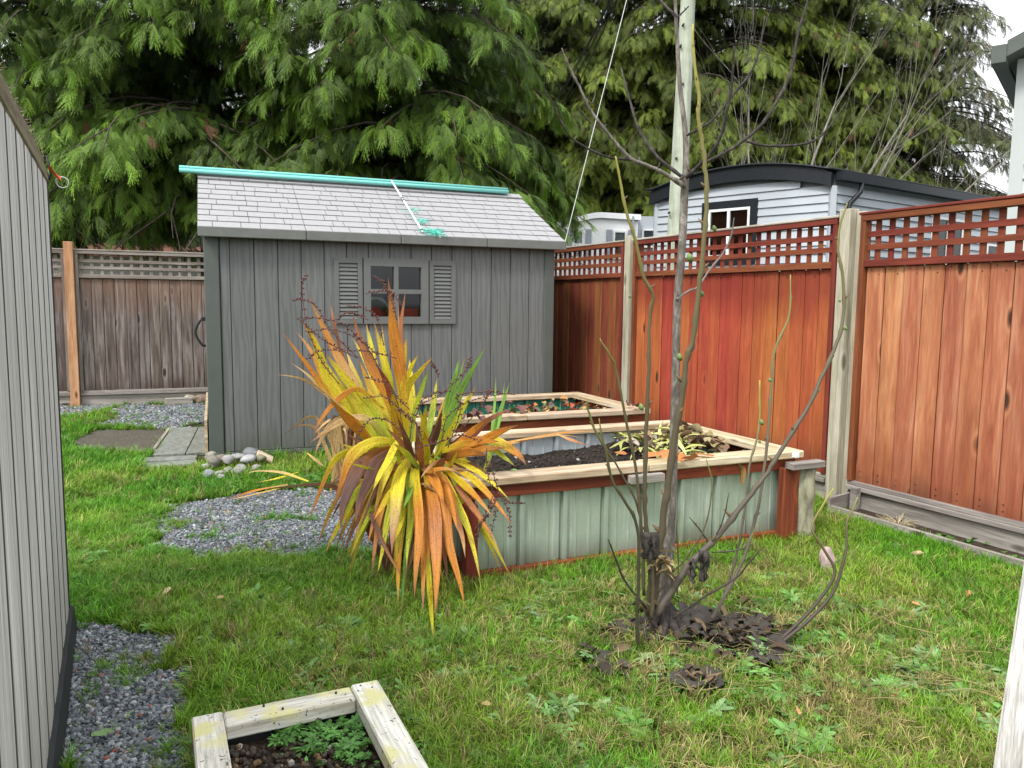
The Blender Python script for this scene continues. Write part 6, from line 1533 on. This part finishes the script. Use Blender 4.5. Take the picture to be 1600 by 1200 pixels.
# dry sheaths from the ground, behind and below
for k in range(46):
    bx_, by_ = PC.x + rl_.gauss(0, .1), PC.y + rl_.gauss(.03, .09); t2 = rl_.gauss(0, .09)
    left = k % 3 == 0
    if left: q = G(545 + rl_.gauss(0, 14), 770); bx_, by_ = q.x, q.y
    P = [Vector((bx_, by_, 0)), Vector((bx_ + t2 * .5, by_ - .02, .25)), Vector((bx_ + t2 * 1.3, by_ - .03, .46 + rl_.random() * .12)), Vector((bx_ + t2 * 2.6 + rl_.gauss(0, .05), by_ - .1, .4 + rl_.random() * .15))]
    sword(P, rl_.uniform(.03, .05), rl_.choice([[BN, BN, TN], [PU, BN, BN], [TN, TN, BN], [BN, TN, TN]]), name='sheath')
# withered leaves on the bed and lawn
GW = 'long withered sword leaves fallen from the big plant'
def loose(px, w_, cols_, zs, label):
    P = [G(a, b, z) for (a, b), z in zip(px, zs)]; r0 = empty('fallen_sword_leaf', label, 'leaf', P[0], 0, None); sword(P, w_, cols_, .1, 'blade', r0, face=(0, -.5, 1)); return r0
loose([(705, 712), (780, 695), (870, 680), (930, 688)], .035, [TN, OR, TN, BN], (.5, .56, .58, .54), 'long withered tan leaf lying across the soil of the nearer bed')
loose([(720, 705), (800, 690), (880, 676), (940, 674)], .03, [TN, TN, OR, TN], (.5, .57, .6, .6), 'pale withered leaf lying along the rear cap of the nearer bed')
loose([(870, 678), (900, 690), (925, 697)], .03, [TN, PK, BN], (.6, .57, .55), 'short bent brown leaf tip on the rear of the nearer bed soil')
loose([(482, 752), (440, 738), (400, 736), (382, 742)], .03, [YE, TN, TN, TN], (.05, .1, .09, .04), 'yellowish withered leaf arching over the lawn toward the stone heap')
loose([(465, 738), (430, 748), (395, 755)], .02, [YE, YE, TN], (.08, .07, .04), 'thin yellow withered leaf lying below the arching one')
loose([(450, 757), (400, 766), (350, 782)], .03, [TN, OR, BN], (.05, .06, .03), 'brown withered leaf lying along the rear edge of the centre gravel')
loose([(440, 762), (390, 774), (362, 780)], .02, [YE, TN, TN], (.045, .05, .03), 'pale narrow leaf lying on the rear edge of the centre gravel')
loose([(505, 728), (490, 716), (478, 706)], .03, [TN, TN, YE], (.1, .16, .2), 'small tan leaf standing in the grass before the shed base')
# seed stalks
def stalk(px, y, seed, side=True):
    r = random.Random(seed); P = [tuple(at(a, b, y)) for a, b in px]; pts = catmull(P, 5); L0 = cp.location; mb = MB(); n = len(pts)
    mb.tube([(p[0] - L0.x, p[1] - L0.y, p[2] - L0.z, .0026 * (1 - .5 * i / n)) for i, p in enumerate(pts)], 5)
    dark = (.09, .035, .03)
    for i in range(2, n):
        for s_ in (-1, 1):
            p = Vector(pts[i]) - L0; p += Vector((s_ * r.uniform(.003, .009), r.uniform(-.006, .004), r.uniform(-.002, .008))); mb.ico(p, r.uniform(.003, .0055), 1, (1, 1, 1.2))
    mb.c = [dark] * len(mb.v); return mb.build('seed_stalk', M['tubecol'], cp, True, True)
ST = [([(530, 600), (500, 560), (480, 510), (472, 450), (478, 432)], 3.8), ([(560, 560), (520, 520), (495, 480), (470, 468), (458, 470)], 3.75), ([(600, 590), (575, 545), (540, 510), (500, 497), (470, 500)], 3.6),
      ([(560, 560), (520, 540), (490, 520), (468, 498)], 3.65), ([(620, 560), (580, 550), (540, 548), (500, 548), (482, 560)], 3.55), ([(590, 555), (560, 530), (520, 515), (480, 518)], 3.6),
      ([(620, 500), (612, 470), (600, 445), (585, 432)], 3.7), ([(628, 480), (615, 460), (600, 455), (575, 458)], 3.7), ([(600, 540), (590, 500), (570, 482), (540, 478)], 3.65), ([(575, 500), (560, 492), (540, 490), (528, 500)], 3.65),
      ([(640, 690), (650, 640), (690, 615), (727, 580), (735, 560)], 3.6), ([(690, 690), (700, 650), (740, 625), (790, 615)], 3.6), ([(700, 690), (740, 650), (760, 622), (765, 610)], 3.6), ([(700, 700), (720, 640), (715, 618), (760, 612), (805, 617)], 3.55),
      ([(650, 650), (660, 625), (680, 615), (700, 612)], 3.55), ([(640, 640), (620, 620), (600, 598), (572, 590)], 3.5), ([(650, 660), (625, 640), (600, 620), (570, 622)], 3.5),
      ([(760, 700), (762, 740), (775, 790), (768, 830)], 3.5), ([(765, 720), (780, 770), (795, 800), (797, 840)], 3.5), ([(770, 775), (760, 800), (748, 830), (742, 845)], 3.45), ([(775, 780), (765, 800), (755, 815), (745, 825)], 3.45),
      ([(780, 770), (795, 785), (818, 787)], 3.45), ([(640, 690), (610, 660), (580, 655), (560, 680)], 3.5), ([(660, 700), (655, 670), (640, 655), (620, 640)], 3.5), ([(650, 700), (690, 690), (720, 680), (750, 690)], 3.5), ([(685, 590), (680, 575), (674, 568)], 3.7)]
for i, (px, y_) in enumerate(ST): stalk(px, y_, i)
print('LEAVES', NL)
